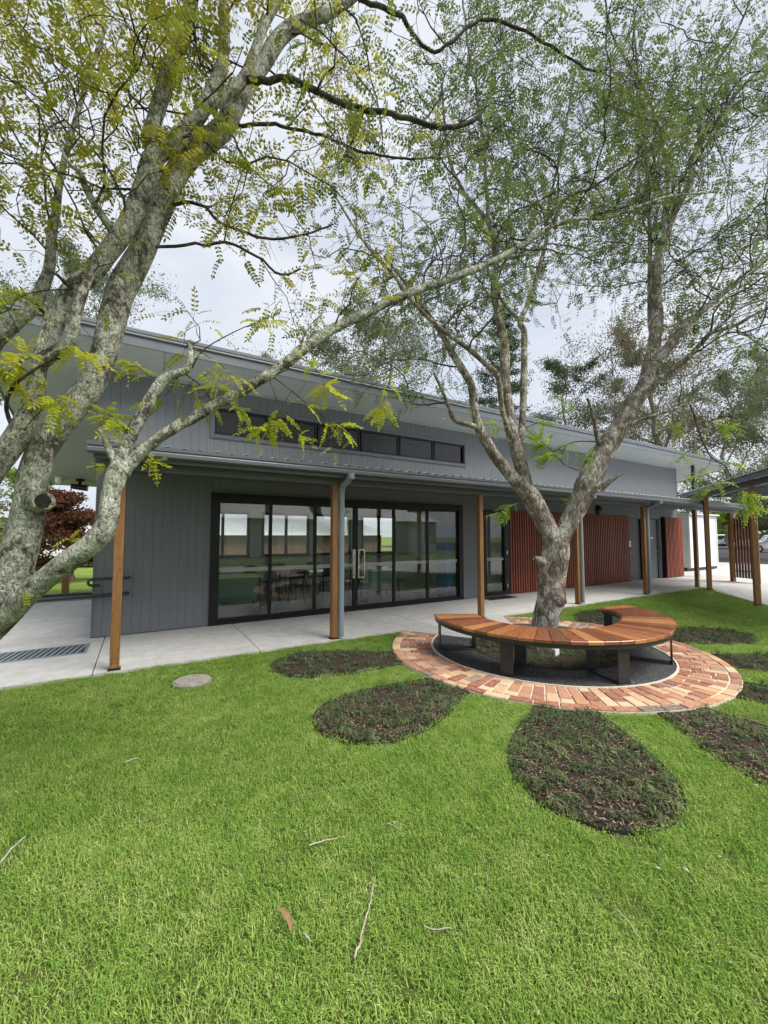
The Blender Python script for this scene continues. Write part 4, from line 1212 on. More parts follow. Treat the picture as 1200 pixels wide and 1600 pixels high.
def twig(pts, r, label):
    P_ = []
    for k, (px, py) in enumerate(pts):
        g = on_ground(px, py); P_.append((g.x, g.y, .008 + .004 * math.sin(k * 2.1)))
    fine = []
    for a, b in zip(P_[:-1], P_[1:]):
        for q in range(4):
            f_ = q / 4; fine.append(Vector(a).lerp(Vector(b), f_) + Vector((random.uniform(-.003, .003), random.uniform(-.003, .003), random.uniform(-.001, .002))))
    fine.append(Vector(P_[-1])); n = len(fine)
    MB().tube(fine, [r * (1 - .5 * i / n) for i in range(n)], 6).build('fallen_twig', M['twigdry'], None, label, 'twig', 'twigs fallen on the lawn')
M['twigdry'] = paint('dry_twig', (.34, .31, .26), .85, .3, 30, .2)
twig([(553, 1501), (563, 1478), (570, 1440), (580, 1410), (583, 1386)], .0045, 'long pale bent twig on the lawn at the bottom centre')
twig([(0, 1350), (18, 1330), (40, 1308)], .006, 'pale straight twig lying at the left edge of the lawn')
twig([(483, 1323), (505, 1317), (527, 1311)], .004, 'pale twig lying crosswise left of the nearest bed')
twig([(194, 1193), (207, 1189), (216, 1185)], .005, 'short white twig on the lawn below the pit cover')
twig([(963, 1422), (980, 1442), (998, 1466)], .003, 'thin slanting twig on the lawn below the nearest bed')
twig([(662, 1451), (680, 1457), (706, 1452)], .003, 'thin curved brown twig on the lawn at bottom right of centre')
twig([(473, 1461), (479, 1466), (485, 1473)], .005, 'stubby broken twig next to the curled dry leaf')
twig([(604, 1289), (616, 1294), (627, 1299)], .003, 'tiny white twig left of the nearest bed')
# curled dry gum leaf
a, b = on_ground(434, 1424), on_ground(456, 1464)
ax = (b - a); L = ax.length; ax.normalize(); sd = Vector((-ax.y, ax.x, 0))
vs = []; fs = []
for i in range(9):
    t = i / 8; wd = .011 * math.sin(math.pi * min(1, t * .93 + .05)) ** .8; cpt = a + ax * L * t + sd * (.012 * math.sin(math.pi * t)); z = .012 + .008 * math.sin(math.pi * t)
    vs += [cpt - sd * wd + Vector((0, 0, z + .004)), cpt + Vector((0, 0, z)), cpt + sd * wd + Vector((0, 0, z + .004))]
for i in range(8):
    for k in (0, 1): fs.append((i * 3 + k, i * 3 + k + 1, i * 3 + k + 4, i * 3 + k + 3))
M['dryleaf'] = paint('dry_leaf', (.24, .14, .08), .6, .2, 40)
MB().add(vs, fs, True).build('dry_leaf', M['dryleaf'], None, 'curled brown dry gum leaf lying on the lawn', 'leaf')
for k, (px, py, lb) in enumerate(((340, 1073, 'small pale fallen leaf right of the pit cover'), (1072, 1363, 'small pale curled leaf on the lawn below the right end of the nearest bed'), (745, 1297, 'small dark fallen leaf left of the nearest bed tip'), (8, 1222, 'white scrap of leaf on the lawn at the left edge'))):
    g = on_ground(px, py); aa = k * 1.3; c, s = math.cos(aa), math.sin(aa)
    q = [(-.02, 0, .012), (0, -.009, .016), (.022, 0, .01), (0, .009, .02)]
    MB().add([(g.x + c * u - s * v_, g.y + s * u + c * v_, z) for u, v_, z in q], [(0, 1, 3), (1, 2, 3)]).build('fallen_leaf', M['dryleaf'] if k == 2 else M['twigdry'], None, lb, 'leaf', 'leaves fallen on the lawn')

# fine dry litter caught in the lawn and along the path edge
V_, F_ = [], []
for k in range(420):
    if k < 330: x, y = random.uniform(-2.5, 9), random.uniform(.4, 5.8)
    else: x, y = random.uniform(-2, 9), YLAWN + abs(random.gauss(0, .25))
    a = random.uniform(0, 6.28); L = random.uniform(.008, .03); wd = random.uniform(.002, .006); z = (.002 if y < YLAWN else .0035); c, s_ = math.cos(a), math.sin(a); b = len(V_)
    if math.hypot(x - CX, y - CY) < R_OUT + .05 or any(bool(in_petal(np.array(x), np.array(y), q, .02)) for q in PETAL_A): continue
    for u, v_, dz in ((-1, 0, 0), (0, -1, .3), (1, 0, .1), (0, 1, .35)): V_.append((x + c * u * L / 2 - s_ * v_ * wd, y + s_ * u * L / 2 + c * v_ * wd, z + dz * .008))
    F_.append((b, b + 1, b + 2, b + 3))
obj('leaf_litter', np_mesh('leaf_litter', np.array(V_), np.array(F_), M['twigdry']), None, 'scattered tiny dry leaf bits over the lawn and path edge', 'leaf litter', kind='stuff')

# ------------------------------------------------------------------ furniture seen through the glass
def table(x, y, lx, ly, label, h=.74, panel=None):
    t = empty('classroom_table', (x, y, .004), label, 'table', 'tables in the room')
    MB().cbox(x - lx / 2, x + lx / 2, y - ly / 2, y + ly / 2, h - .03, h, .004).build('table_top', M['white'], t)
    for sx in (-1, 1):
        for sy in (-1, 1):
            cx_, cy_ = x + sx * (lx / 2 - .06), y + sy * (ly / 2 - .06)
            MB().tube([(cx_, cy_, h - .03), (cx_ + sx * .03, cy_ + sy * .03, .006)], .018, 8).build('leg', M['steel'], t)
    if panel: MB().cbox(x - lx / 2 + .1, x + lx / 2 - .1, y - ly / 2 + .07, y - ly / 2 + .09, .2, h - .04, .003).build('modesty_panel', M['teal'], t)
def chair(x, y, rz, label):
    t = empty('classroom_chair', (x, y, .004), label, 'chair', 'chairs in the room', rz=rz)
    Mx = Matrix.Identity(4)
    def put(mb, nm, mt):
        o = obj(nm, mb.mesh(nm, mt), t)
    put(MB().cbox(-.21, .21, -.2, .2, .43, .455, .008), 'seat', M['chair'])
    vs = []; fs = []
    for i in range(7):
        u = -.2 + .4 * i / 6; yb_ = .2 + .04 * (1 - (u / .2) ** 2)
        for zz, dy in ((.58, 0), (.84, .05)):
            for th in (0, .014): vs.append((u, yb_ + dy + th, zz - (0.03 * abs(u / .2) ** 3 if zz > .7 else 0)))
    for i in range(6):
        a = i * 4; b = a + 4; fs += [(a, b, b + 2, a + 2), (a + 1, a + 3, b + 3, b + 1), (a + 2, b + 2, b + 3, a + 3), (a, a + 1, b + 1, b)]
    put(MB().add(vs, fs, True), 'backrest', M['chair'])
    for sx in (-1, 1):
        put(MB().tube([(sx * .17, -.15, .43), (sx * .21, -.22, .004)], .012, 8), 'leg', M['steel'])
        put(MB().tube([(sx * .2, .28, .8), (sx * .19, .2, .5), (sx * .17, .15, .43), (sx * .21, .24, .004)], .012, 8), 'leg', M['steel'])
table(1.75, 9.4, 1.2, .7, 'white topped table with a green panel behind the leftmost glass', .74, True)
table(3.7, 10.3, 1.5, .75, 'long white table behind the second glass pane from the left')
table(5.3, 9.3, 1.2, .7, 'white table behind the right leaf of the glass doors', .74, True)
table(2.2, 11.8, 2.4, .6, 'table against the back wall under the windows of the room')
for k, (x, y, rz) in enumerate(((3.2, 9.6, 3.3), (4.2, 9.75, 3.0), (3.4, 11.1, .1), (4.4, 11.2, -.2), (5.6, 10.2, .2), (2.6, 10.6, .5))):
    chair(x, y, rz, 'dark plastic classroom chair standing by the tables inside the glass doors')
kc = empty('kitchen_counter', (7.4, 12.3, .004), 'pale counter with a black top at the right back of the room', 'counter')
MB().box(6.5, 8.7, 12.3, 12.95, .05, .86).build('cupboard', M['white'], kc)
MB().cbox(6.45, 8.72, 12.25, 12.97, .862, .9, .004).build('counter_top', M['black'], kc)
tp = MB(); tp.tube([(7.2, 12.75, .9), (7.2, 12.75, 1.15), (7.2, 12.66, 1.2), (7.2, 12.58, 1.12)], .014, 8); tp.build('tap', M['stainless'], kc)
bc = empty('blue_cupboard', (7.1, 8.4, .004), 'tall bright blue cupboard behind the rightmost pane of the glass doors', 'cupboard')
MB().cbox(6.84, 7.5, 8.2, 8.65, .08, 1.95, .008).build('carcass', M['blue'], bc)
for x0, x1 in ((6.86, 7.165), (7.175, 7.48)):
    d = MB().cbox(x0, x1, 8.175, 8.198, .12, 1.9, .003).build('door', M['blue'], bc)
    MB().box(x1 - .06 if x0 < 7.1 else x0 + .03, x1 - .03 if x0 < 7.1 else x0 + .06, 8.15, 8.174, 1.0, 1.14).build('handle', M['stainless'], d)
MB().box(6.87, 7.47, 8.25, 8.62, .005, .08).build('plinth', M['black'], bc)
sb = empty('storage_unit', (.6, 11.2, .004), 'low teal storage unit standing at the left of the room', 'cupboard')
MB().cbox(.1, 1.2, 11.9, 12.4, .08, .95, .006).build('carcass', M['teal'], sb)
for x0 in (.13, .66): MB().cbox(x0, x0 + .5, 11.88, 11.898, .12, .92, .003).build('door', M['teal'], sb)
MB().box(.12, 1.18, 11.95, 12.38, .004, .079).build('plinth', M['black'], sb)

# ------------------------------------------------------------------ left: rails, bollard, school block
HR = empty('handrail', (-.55, 7.7, 0), 'short black handrail with a returned end fixed beside the left corner post', 'handrail')
m = MB(); m.tube([(-.12, 7.78, .93), (-.60, 7.78, .93), (-.645, 7.78, .915), (-.66, 7.78, .88), (-.645, 7.78, .845), (-.60, 7.78, .83), (-.5, 7.78, .83)], .022, 10); m.build('top_rail', M['steel'], HR)
m = MB(); m.tube([(-4.5, 7.78, .60), (-.12, 7.78, .68)], .03, 10); m.build('lower_rail', M['steel'], HR)
m = MB(); m.tube([(-.12, 7.78, .93), (-.12, 7.90, .93)], .015, 8); m.tube([(-.12, 7.78, .68), (-.12, 7.90, .68)], .015, 8); m.build('bracket', M['steel'], HR)
m = MB(); m.tube([(-4.5, 7.78, 0), (-4.5, 7.78, .62)], .03, 10); m.build('post', M['steel'], HR)

FN = empty('rail_fence', (-2, 12.8, 0), 'black metal rail fence along the back edge of the concrete at left', 'fence')
m = MB(); m.box(-9, -.6, 12.78, 12.83, .80, .85); m.build('top_rail', M['steel'], FN)
m = MB(); m.box(-9, -.6, 12.76, 12.86, .02, .17); m.build('bottom_rail', M['steel'], FN)
for x in (-8.9, -6.9, -4.6, -2.35, -.75): MB().box(x, x + .07, 12.77, 12.84, .172, .798).build('post', M['steel'], FN)
bo = empty('timber_bollard', (-1.75, 14.6, -.06), 'short square brown timber bollard standing beyond the rail fence', 'bollard')
MB().cbox(-1.83, -1.67, 14.52, 14.68, -.06, .78, .01).build('shaft', M['post'], bo)
b2 = empty('grey_bollard', (-3.0, 14.2, -.06), 'pale grey weathered bollard beyond the rail fence, half behind the trunk', 'bollard')
MB().cbox(-3.1, -2.92, 14.12, 14.3, -.06, .8, .012).build('shaft', M['mortar'], b2)

def block(name, x0, x1, y0, y1, h, wallm, roofm, label, nwin, rise=1.4, brick_courses=False):
    o = empty(name, (x0, y0, -.06), label, 'building')
    MB().box(x0, x1, y0, y1, -.06, h).build('wall', wallm, o)
    ov = .5; ym = (y0 + y1) / 2
    r = MB().add([(x0 - ov, y0 - ov, h + .01), (x1 + ov, y0 - ov, h + .01), (x1 + ov, y1 + ov, h + .01), (x0 - ov, y1 + ov, h + .01), (x0 + 2, ym, h + rise), (x1 - 2, ym, h + rise)],
        [(0, 3, 2, 1), (0, 1, 5, 4), (1, 2, 5), (2, 3, 4, 5), (3, 0, 4)]).build('roof', roofm, o)
    MB().box(x0 - ov, x1 + ov, y0 - ov - .1, y0 - ov - .005, h - .1, h + .06).build('gutter', M['white'], r)
    n = nwin; st = (x1 - x0) / max(1, n)
    for i in range(n):
        a = x0 + (i + .25) * st; b = a + st * .5
        yw = y0; f = MB(); f.box(a - .06, b + .06, y0 - .05, y0 - .001, .95, 1.05); f.box(a - .06, b + .06, y0 - .05, y0 - .001, 2.2, 2.3); f.box(a - .06, a + .02, y0 - .045, y0 - .001, 1.05, 2.2); f.box(b - .02, b + .06, y0 - .045, y0 - .001, 1.05, 2.2); f.box((a + b) / 2 - .03, (a + b) / 2 + .03, y0 - .045, y0 - .001, 1.05, 2.2)
        wd = f.build('window', M['white'], o)
        MB().box(a + .02, b - .02, y0 - .03, y0 - .002, 1.05, 2.2).build('pane', M['carglass'], wd)
    return o
M['brickwall'] = soil('brown_brick_wall', (.11, .07, .05), (.155, .1, .075), (.2, .135, .1), 5)
M['tileroof'] = paint('grey_roof', (.42, .43, .45), .5, .1, .5)
block('school_block', -26, -4.2, 38, 46, 2.9, M['white'], M['tileroof'], 'white school block with a grey roof far across the field at left', 7)
block('brick_block', -2.5, 16, 27, 35, 1.75, M['brickwall'], M['tileroof'], 'brown brick school block seen through the back windows of the room', 0, 1.6)

block('opposite_block', -8, 26, -26, -17, 3.0, M['white'], M['tileroof'], 'pale school block across the lawn, mirrored faintly in the glass doors', 9, 1.8)

# ------------------------------------------------------------------ parked cars
def wheel(parent, x, y, z, r, wdt):
    o = origin_of(parent)
    w_ = empty('wheel', (x, y, z)); w_.parent = parent
    def put(nm, mb, mt):
        ob = obj(nm, mb.mesh(nm, mt), w_)
    put('tyre', MB().tube([(0, -wdt / 2, 0), (0, -wdt / 2 + .03, 0), (0, wdt / 2 - .03, 0), (0, wdt / 2, 0)], [r - .03, r, r, r - .03], 24), M['rubber'])
    put('rim', MB().tube([(0, -wdt / 2 - .006, 0), (0, wdt / 2 + .006, 0)], r * .6, 18), M['stainless'])
def car(name, loc, rz, label, prof, wid, glass_z, wheels, wr, spare=False):
    """prof: side outline (x, z); body narrows above the belt line"""
    c = empty(name, loc, label, 'car', 'cars in the car park', rz=rz)
    n = len(prof); vs = []; ztop = max(z for _, z in prof)
    def hw(z): return wid / 2 - .0 if z < glass_z else wid / 2 - .2 * (z - glass_z) / (ztop - glass_z)
    for s_ in (-1, 1):
        for x, z in prof: vs.append((x, s_ * hw(z), z))
    fs = [tuple(range(n - 1, -1, -1)), tuple(range(n, 2 * n))] + [(i, (i + 1) % n, n + (i + 1) % n, n + i) for i in range(n)]
    m = MB().add(vs, fs)
    b = obj('body', m.mesh('body', M['carpaint']), c)
    bv = b.modifiers.new('bevel', 'BEVEL'); bv.width = .05; bv.segments = 3; bv.limit_method = 'ANGLE'
    return c
SUV = [(-2.2, .35), (2.2, .35), (2.3, .6), (2.25, 1.02), (1.1, 1.12), (.65, 1.72), (-1.0, 1.84), (-2.05, 1.8), (-2.2, 1.15), (-2.25, .6)]
def dress(c, prof, wid, rear=True, spare=False, gz=1.12):
    def put(nm, mb, mt, par=None): return obj(nm, mb.mesh(nm, mt), par or c)
    for s_ in (-1, 1):
        y0, y1 = (wid / 2 - .09, wid / 2 - .02)
        for xa, xb in ((-1.95, -1.05), (-.98, -.1), (-.02, .72)):
            w1 = s_ * (wid / 2 - .025); w2 = s_ * (wid / 2 - .155)
            tb = .1 if xb > .7 else 0
            put('side_window', MB().add([(xa, w1 + s_ * .012, 1.2), (xb + tb, w1 + s_ * .012, 1.2), (xb - tb * 1.5, w2 + s_ * .012, 1.64), (xa, w2 + s_ * .012, 1.64)], [(0, 1, 2, 3)]), M['carglass'])
        put('tail_light', MB().cbox(-2.27, -2.18, s_ * (wid / 2 - .06) - .07, s_ * (wid / 2 - .06) + .05, .85, 1.2, .01), M['redlamp'])
        put('headlight', MB().cbox(2.2, 2.3, s_ * (wid / 2 - .2) - .16, s_ * (wid / 2 - .2) + .16, .78, .96, .02), M['stainless'])
        put('mirror', MB().cbox(.62, .74, s_ * (wid / 2 + .08) - .1, s_ * (wid / 2 + .08) + .1, 1.16, 1.32, .02), M['carpaint'])
    put('rear_window', MB().add([(-2.21, -.66, 1.22), (-2.21, .66, 1.22), (-2.11, .6, 1.66), (-2.11, -.6, 1.66)], [(0, 1, 2, 3)]), M['carglass'])
    put('windscreen', MB().add([(1.08, -.7, 1.17), (1.08, .7, 1.17), (.72, .62, 1.66), (.72, -.62, 1.66)], [(0, 3, 2, 1)]), M['carglass'])
    put('rear_bumper', MB().cbox(-2.36, -2.16, -wid / 2 + .03, wid / 2 - .03, .42, .66, .04), M['rubber'])
    put('front_bumper', MB().cbox(2.15, 2.38, -wid / 2 + .03, wid / 2 - .03, .4, .68, .05), M['rubber'])
    for x in (-1.4, 1.4):
        for s_ in (-1, 1): wheel(c, x, s_ * (wid / 2 - .1), .37, .37, .24)
    if spare:
        w_ = empty('spare_wheel', (-2.36, -.1, 1.0)); w_.parent = c
        obj('cover', MB().tube([(-.12, 0, 0), (-.1, 0, 0), (.1, 0, 0), (.12, 0, 0)], [.3, .37, .37, .34], 28).mesh('cover', M['white']), w_)
        for s_ in (-.55, .55): put('roof_rail', MB().tube([(-1.9, s_, 1.84), (-1.8, s_, 1.9), (.3, s_, 1.88), (.4, s_, 1.8)], .025, 8), M['steel'])
g = at(1133, 856, 52); 
c1 = car('parked_car', (g.x, g.y, -.03), math.atan2(g.y, g.x), 'white four wheel drive seen from behind with a covered spare wheel', SUV, 1.85, 1.12, None, .37); dress(c1, SUV, 1.85, spare=True)
g = at(1212, 862, 40)
c2 = car('parked_car', (g.x, g.y, -.03), math.atan2(g.y, g.x) + 1.75, 'white car cut by the right edge of the picture', SUV, 1.8, 1.12, None, .37); dress(c2, SUV, 1.8)

# ------------------------------------------------------------------ trees
def catmull(P, sub):
    out_ = []
    n = len(P)
    for i in range(n - 1):
        p0, p1, p2, p3 = P[max(i - 1, 0)], P[i], P[i + 1], P[min(i + 2, n - 1)]
        for k in range(sub):
            t = k / sub
            out_.append(0.5 * ((2 * p1) + (p2 - p0) * t + (2 * p0 - 5 * p1 + 4 * p2 - p3) * t * t + (3 * p1 - p0 - 3 * p2 + p3) * t ** 3))
    out_.append(P[-1])
    return out_
CAMP = Vector((0, 0, EYE))

class Tree:
    def __init__(s, name, base, label, cat='tree'):
        s.root = empty(name, base, label, cat)
        s.tw = MB(); s.leaves = []; s.n = 0; s.young = set(); s.young_mat = None; s.ws = 1.0
    def limb(s, ctrl, mat, part='branch', n=12, bump=.1, step=.05, jit=.0):
        """ctrl: (px, py, depth, width in px) in the photograph, laid out in space"""
        P = np.array([[*at(px, py, d), w_ / 2 * d / FPX * s.ws * (.74 + .1 * min(1, max(0, (py - 250) / 350))) * math.cos(math.atan(abs(px - 600) / FPX))] for px, py, d, w_ in ctrl])
        tot = sum(np.linalg.norm(P[i + 1, :3] - P[i, :3]) for i in range(len(P) - 1))
        sub = max(3, int(tot / step / (len(P) - 1)))
        Q = catmull([p for p in P], sub)
        pts = [Vector(q[:3]) for q in Q]; rad = [max(.002, q[3]) for q in Q]
        s.n += 1
        if jit:
            for i in range(1, len(pts) - 1):
                a = pts[i] * (1.1 / max(.05, jit * 5)); pts[i] = pts[i] + Vector((noise.noise(a), noise.noise(a + Vector((9, 3, 1))), noise.noise(a + Vector((2, 8, 5))))) * jit
        m = MB().tube(pts, rad, n, True, True, bump, .9 / max(rad), s.n * 3.7)
        m.build(part, mat, s.root)
        return pts, rad
    def limb_xyz(s, ctrl, mat, part='branch', n=10, bump=.08, step=.06, jit=.05):
        """limb given directly in metres: (x, y, z, radius)"""
        P = [np.array(c, dtype=float) for c in ctrl]
        tot = sum(np.linalg.norm(P[i + 1][:3] - P[i][:3]) for i in range(len(P) - 1))
        Q = catmull(P, max(3, int(tot / step / (len(P) - 1))))
        pts = [Vector(q[:3]) for q in Q]; rad = [max(.003, q[3]) for q in Q]; s.n += 1
        MB().tube(pts, rad, n, True, True, bump, .9 / max(rad), s.n * 3.7).build(part, mat, s.root)
        return pts, rad
    def leaf(s, p, d, size, young=False):
        if (p - CAMP).length < 1.25: return
        s.leaves.append((p.copy(), d.normalized(), size))
        if young: s.young.add(tuple(p))
    def twig(s, p, d, L, r, steps, rnd, wob=.55, up=.04, leaf_p=.8, leaf_size=.16, n=3, sub=0, sub_len=.3, sub_gap=.14, zone=None, rmin=.003):
        """zig-zag shoot, optionally with side shoots, leaves at the nodes"""
        pts = [p.copy()]; d = d.normalized(); st = L / steps; side = 1
        for i in range(steps):
            k = Vector((rnd.gauss(0, 1), rnd.gauss(0, 1), rnd.gauss(0, .8)))
            k = k - d * k.dot(d)
            d = (d + k * wob * .5 + Vector((0, 0, up))).normalized()
            q = pts[-1] + d * st
            if (q - CAMP).length < 1.15: break
            if zone and not zone(q): break
            pts.append(q)
        m = len(pts)
        if m < 2: return
        s.tw.tube(pts, [r * (1 - .62 * i / (m - 1)) for i in range(m)], n, False, True)
        for i in range(1, m):
            dd = (pts[i] - pts[i - 1]).normalized()
            if sub and i >= 1:
                for q in range(max(1, int(st / sub_gap))):
                    if rnd.random() < .85:
                        side = -side
                        pr_ = dd.orthogonal(); pr_.rotate(Matrix.Rotation(rnd.uniform(0, 6.28), 3, dd))
                        f_ = rnd.random()
                        s.twig(pts[i - 1].lerp(pts[i], f_), dd * .5 + pr_ * rnd.uniform(.6, 1.1), sub_len * rnd.uniform(.5, 1.3), max(rmin, r * .5), 4, rnd, .75, up * .5, leaf_p if sub == 1 else leaf_p * .4, leaf_size, 3 if sub == 1 else 4, sub - 1, sub_len * .42, sub_gap * .95, zone, rmin)
            if rnd.random() < leaf_p:
                pr_ = dd.orthogonal(); pr_.rotate(Matrix.Rotation(rnd.uniform(0, 6.28), 3, dd))
                s.leaf(pts[i], dd * .5 + pr_ * .9 + Vector((0, 0, .05)), leaf_size * rnd.uniform(.6, 1.25))
                if rnd.random() < .45: s.leaf(pts[i], dd * .7 - pr_ * .8, leaf_size * rnd.uniform(.5, 1.0))
        if leaf_p > 0: s.leaf(pts[-1], d, leaf_size * rnd.uniform(.7, 1.2))
    def grow(s, limb, rnd, gap, lmin, lmax, t0=.15, t1=1.0, up=.08, leaf_p=.75, leaf_size=.16, sub_len=.32, upbias=.3, zone=None, rmax=.016, sub_gap=.15, depth=1, rmin=.003):
        pts, rad = limb
        acc = 0; nxt = gap * rnd.random()
        tot = sum((pts[i + 1] - pts[i]).length for i in range(len(pts) - 1))
        for i in range(len(pts) - 1):
            seg = pts[i + 1] - pts[i]; l_ = seg.length
            while nxt < acc + l_:
                t = nxt / tot
                if t0 <= t <= t1:
                    d = seg.normalized(); pr_ = d.orthogonal(); pr_.rotate(Matrix.Rotation(rnd.uniform(0, 6.28), 3, d))
                    if pr_.z < -.2 and rnd.random() < .6: pr_ = -pr_
                    dd = d * rnd.uniform(.2, .8) + pr_ + Vector((0, 0, upbias))
                    L = rnd.uniform(lmin, lmax)
                    s.twig(pts[i] + seg * ((nxt - acc) / max(l_, 1e-6)), dd, L, min(rad[i] * .55, rmax) * (.6 + .4 * L / lmax), max(4, int(L / .12)), rnd, .85, up, leaf_p * .3, leaf_size, 5, depth, sub_len, sub_gap, zone, rmin)
                nxt += gap * rnd.uniform(.6, 1.4)
            acc += l_
    def finish(s, leafmat_, twigmat, keep=260, outer_mat=None, outer_r=2.0):
        if s.tw.v: s.tw.build('twigs', twigmat, s.root, kind='stuff')
        o = origin_of(s.root)
        def frame_of(p):
            v = p - CAMP; z = v.dot(_F)
            if z < .2: return False
            px, py = 600 + FPX * v.dot(_R) / z, 800 - FPX * v.dot(_U) / z
            return -20 < px < 1220 and -20 < py < 1620
        L = sorted(s.leaves, key=lambda q: -(q[2] / (q[0] - CAMP).length if frame_of(q[0]) else 0))
        rr = random.Random(5)
        def mat_of(p, d, sz):
            x = d; up_ = Vector((rr.gauss(0, .5), rr.gauss(0, .5), 1)); y = up_.cross(x)
            if y.length < 1e-4: y = x.orthogonal()
            y.normalize(); z = x.cross(y)
            Mx = Matrix((x, y, z)).transposed().to_4x4() @ Matrix.Scale(sz, 4)
            Mx.translation = p - o
            return Mx
        def which(p):
            if tuple(p) in s.young: return s.young_mat
            if outer_mat is None: return leafmat_
            q = p - o; return outer_mat if math.hypot(q.x, q.y) > outer_r + rr.gauss(0, .35) else leafmat_
        for p, d, sz in L[:keep]:
            ob = bpy.data.objects.new('leaf', rr.choice(LEAF_HI[which(p).name])); COL.objects.link(ob); ob.parent = s.root; ob.matrix_local = mat_of(p, d, sz)
        rest = L[keep:]
        groups = {}
        for q in rest: groups.setdefault(which(q[0]).name, []).append(q)
        for nm, qs in groups.items():
            V_, F_, n0 = [], [], 0
            for k, (lv, lf_) in enumerate(LO):
                sel = qs[k::len(LO)]
                if not sel: continue
                mats = np.array([np.array(mat_of(*q)) for q in sel])
                vs = np.einsum('nij,vj->nvi', mats[:, :3, :3], lv) + mats[:, None, :3, 3]
                F_.append((lf_[None] + (np.arange(len(sel)) * len(lv))[:, None, None]).reshape(-1, 4) + n0); V_.append(vs.reshape(-1, 3)); n0 += vs.shape[0] * vs.shape[1]
            obj('crown', np_mesh('crown', np.concatenate(V_), np.concatenate(F_), bpy.data.materials[nm]), s.root, kind='stuff')
        print('TREE', s.root.name, len(s.leaves), 'leaves', len(s.tw.f), 'twig faces')

def leaf_shape(pairs, hi, seed, droop=.35):
    r = random.Random(seed); vs = []; fs = []
    def pos(t): return Vector((t, 0, .12 * t - droop * t * t))
    for i in range(4):
        a, b = pos(i / 4), pos((i + 1) / 4); n = len(vs); w_ = .008
        vs += [a + Vector((0, -w_, 0)), a + Vector((0, w_, 0)), b + Vector((0, w_, 0)), b + Vector((0, -w_, 0))]; fs.append((n, n + 1, n + 2, n + 3))
    def leaflet(p, ang, L, wd, dr):
        c, s_ = math.cos(ang), math.sin(ang); d = Vector((c, s_, -dr)); e = Vector((-s_, c, 0)); n = len(vs); lift = Vector((0, 0, wd * .35))
        if hi:
            vs.extend([p, p + d * L * .3 + e * wd * .9 + lift, p + d * L * .75 + e * wd * .75 + lift, p + d * L, p + d * L * .75 - e * wd * .75 + lift, p + d * L * .3 - e * wd * .9 + lift])
            fs.extend([(n, n + 3, n + 2, n + 1), (n, n + 5, n + 4, n + 3)])
        else:
            vs.extend([p, p + d * L * .5 + e * wd + lift, p + d * L, p + d * L * .5 - e * wd + lift]); fs.append((n, n + 1, n + 2, n + 3))
    for i in range(pairs):
        t = .22 + .74 * i / (pairs - 1); L = (.2 if hi else .23) * (1 - .35 * abs(t - .5)) * r.uniform(.8, 1.1)
        for s_ in (-1, 1): leaflet(pos(t), s_ * r.uniform(1.05, 1.35), L, L * (.31 if hi else .33), r.uniform(.1, .5))
    leaflet(pos(1), 0, .2, .045, .5)
    return vs, fs
LEAF_HI = {}
for k in ('leafyellow', 'leafgreen', 'leafolive', 'leafbright', 'leafspring'):
    LEAF_HI[M[k].name] = [MB().add(*leaf_shape(8, True, sd, dr)).mesh('leaf', M[k]) for sd, dr in ((1, .3), (2, .5), (3, .7), (4, .15))]
LO = []
for sd, dr in ((7, .25), (8, .5), (9, .8), (10, .05)):
    v_, f_ = leaf_shape(5, False, sd, dr); LO.append((np.array([tuple(q) for q in v_]), np.array(f_)))

# ---- left tree: several lichen-covered stems rising from the left edge
rnd = random.Random(3)
bx = at(-160, 1000, 2.2)
LT = Tree('lichen_tree', (bx.x, bx.y, -.05), 'near tree with lichen covered leaning stems and yellow green leaves at left')
T = {}
LT.ws = 1.19
LT.limb([(-165, 1330, 2.2, 150), (-150, 1200, 2.2, 108), (-125, 1100, 2.2, 96), (-88, 1030, 2.2, 88), (-40, 980, 2.2, 82), (0, 935, 2.2, 70)], M['barkL'], 'trunk', 40, .1, .02)
T['a'] = LT.limb([(-75, 1020, 2.2, 84), (-25, 972, 2.2, 80), (8, 925, 2.2, 74), (27, 872, 2.2, 66), (41, 825, 2.2, 58), (49, 780, 2.21, 53), (54, 738, 2.22, 51), (72, 692, 2.24, 50), (112, 640, 2.27, 50), (144, 598, 2.3, 49), (165, 545, 2.34, 48), (178, 492, 2.38, 48), (192, 447, 2.42, 46), (220, 395, 2.46, 46), (250, 325, 2.5, 44), (290, 252, 2.56, 40), (348, 202, 2.62, 37), (376, 150, 2.68, 33), (414, 92, 2.75, 29), (452, 46, 2.8, 24), (530, 10, 2.9, 19), (610, -60, 3.0, 13)], M['barkL'], 'stem', 36, .09, .022)
T['b'] = LT.limb([(-120, 965, 2.18, 84), (-90, 880, 2.12, 72), (-50, 790, 2.1, 62), (-15, 735, 2.1, 54), (12, 703, 2.11, 48), (37, 662, 2.12, 40), (52, 620, 2.13, 33), (60, 578, 2.14, 29), (72, 540, 2.16, 33), (90, 494, 2.2, 37), (110, 457, 2.22, 37), (145, 425, 2.25, 37), (172, 390, 2.28, 36), (200, 350, 2.3, 36), (226, 292, 2.34, 36), (241, 248, 2.38, 36), (282, 215, 2.42, 28), (320, 165, 2.48, 26), (348, 95, 2.55, 21), (350, 0, 2.62, 17), (345, -80, 2.7, 13)], M['barkL'], 'stem', 32, .09, .022)
T['c'] = LT.limb([(243, 262, 2.38, 30), (238, 205, 2.4, 30), (264, 115, 2.46, 28), (295, 25, 2.52, 26), (305, -70, 2.6, 20)], M['barkL'], 'branch', 20, .07, .03)
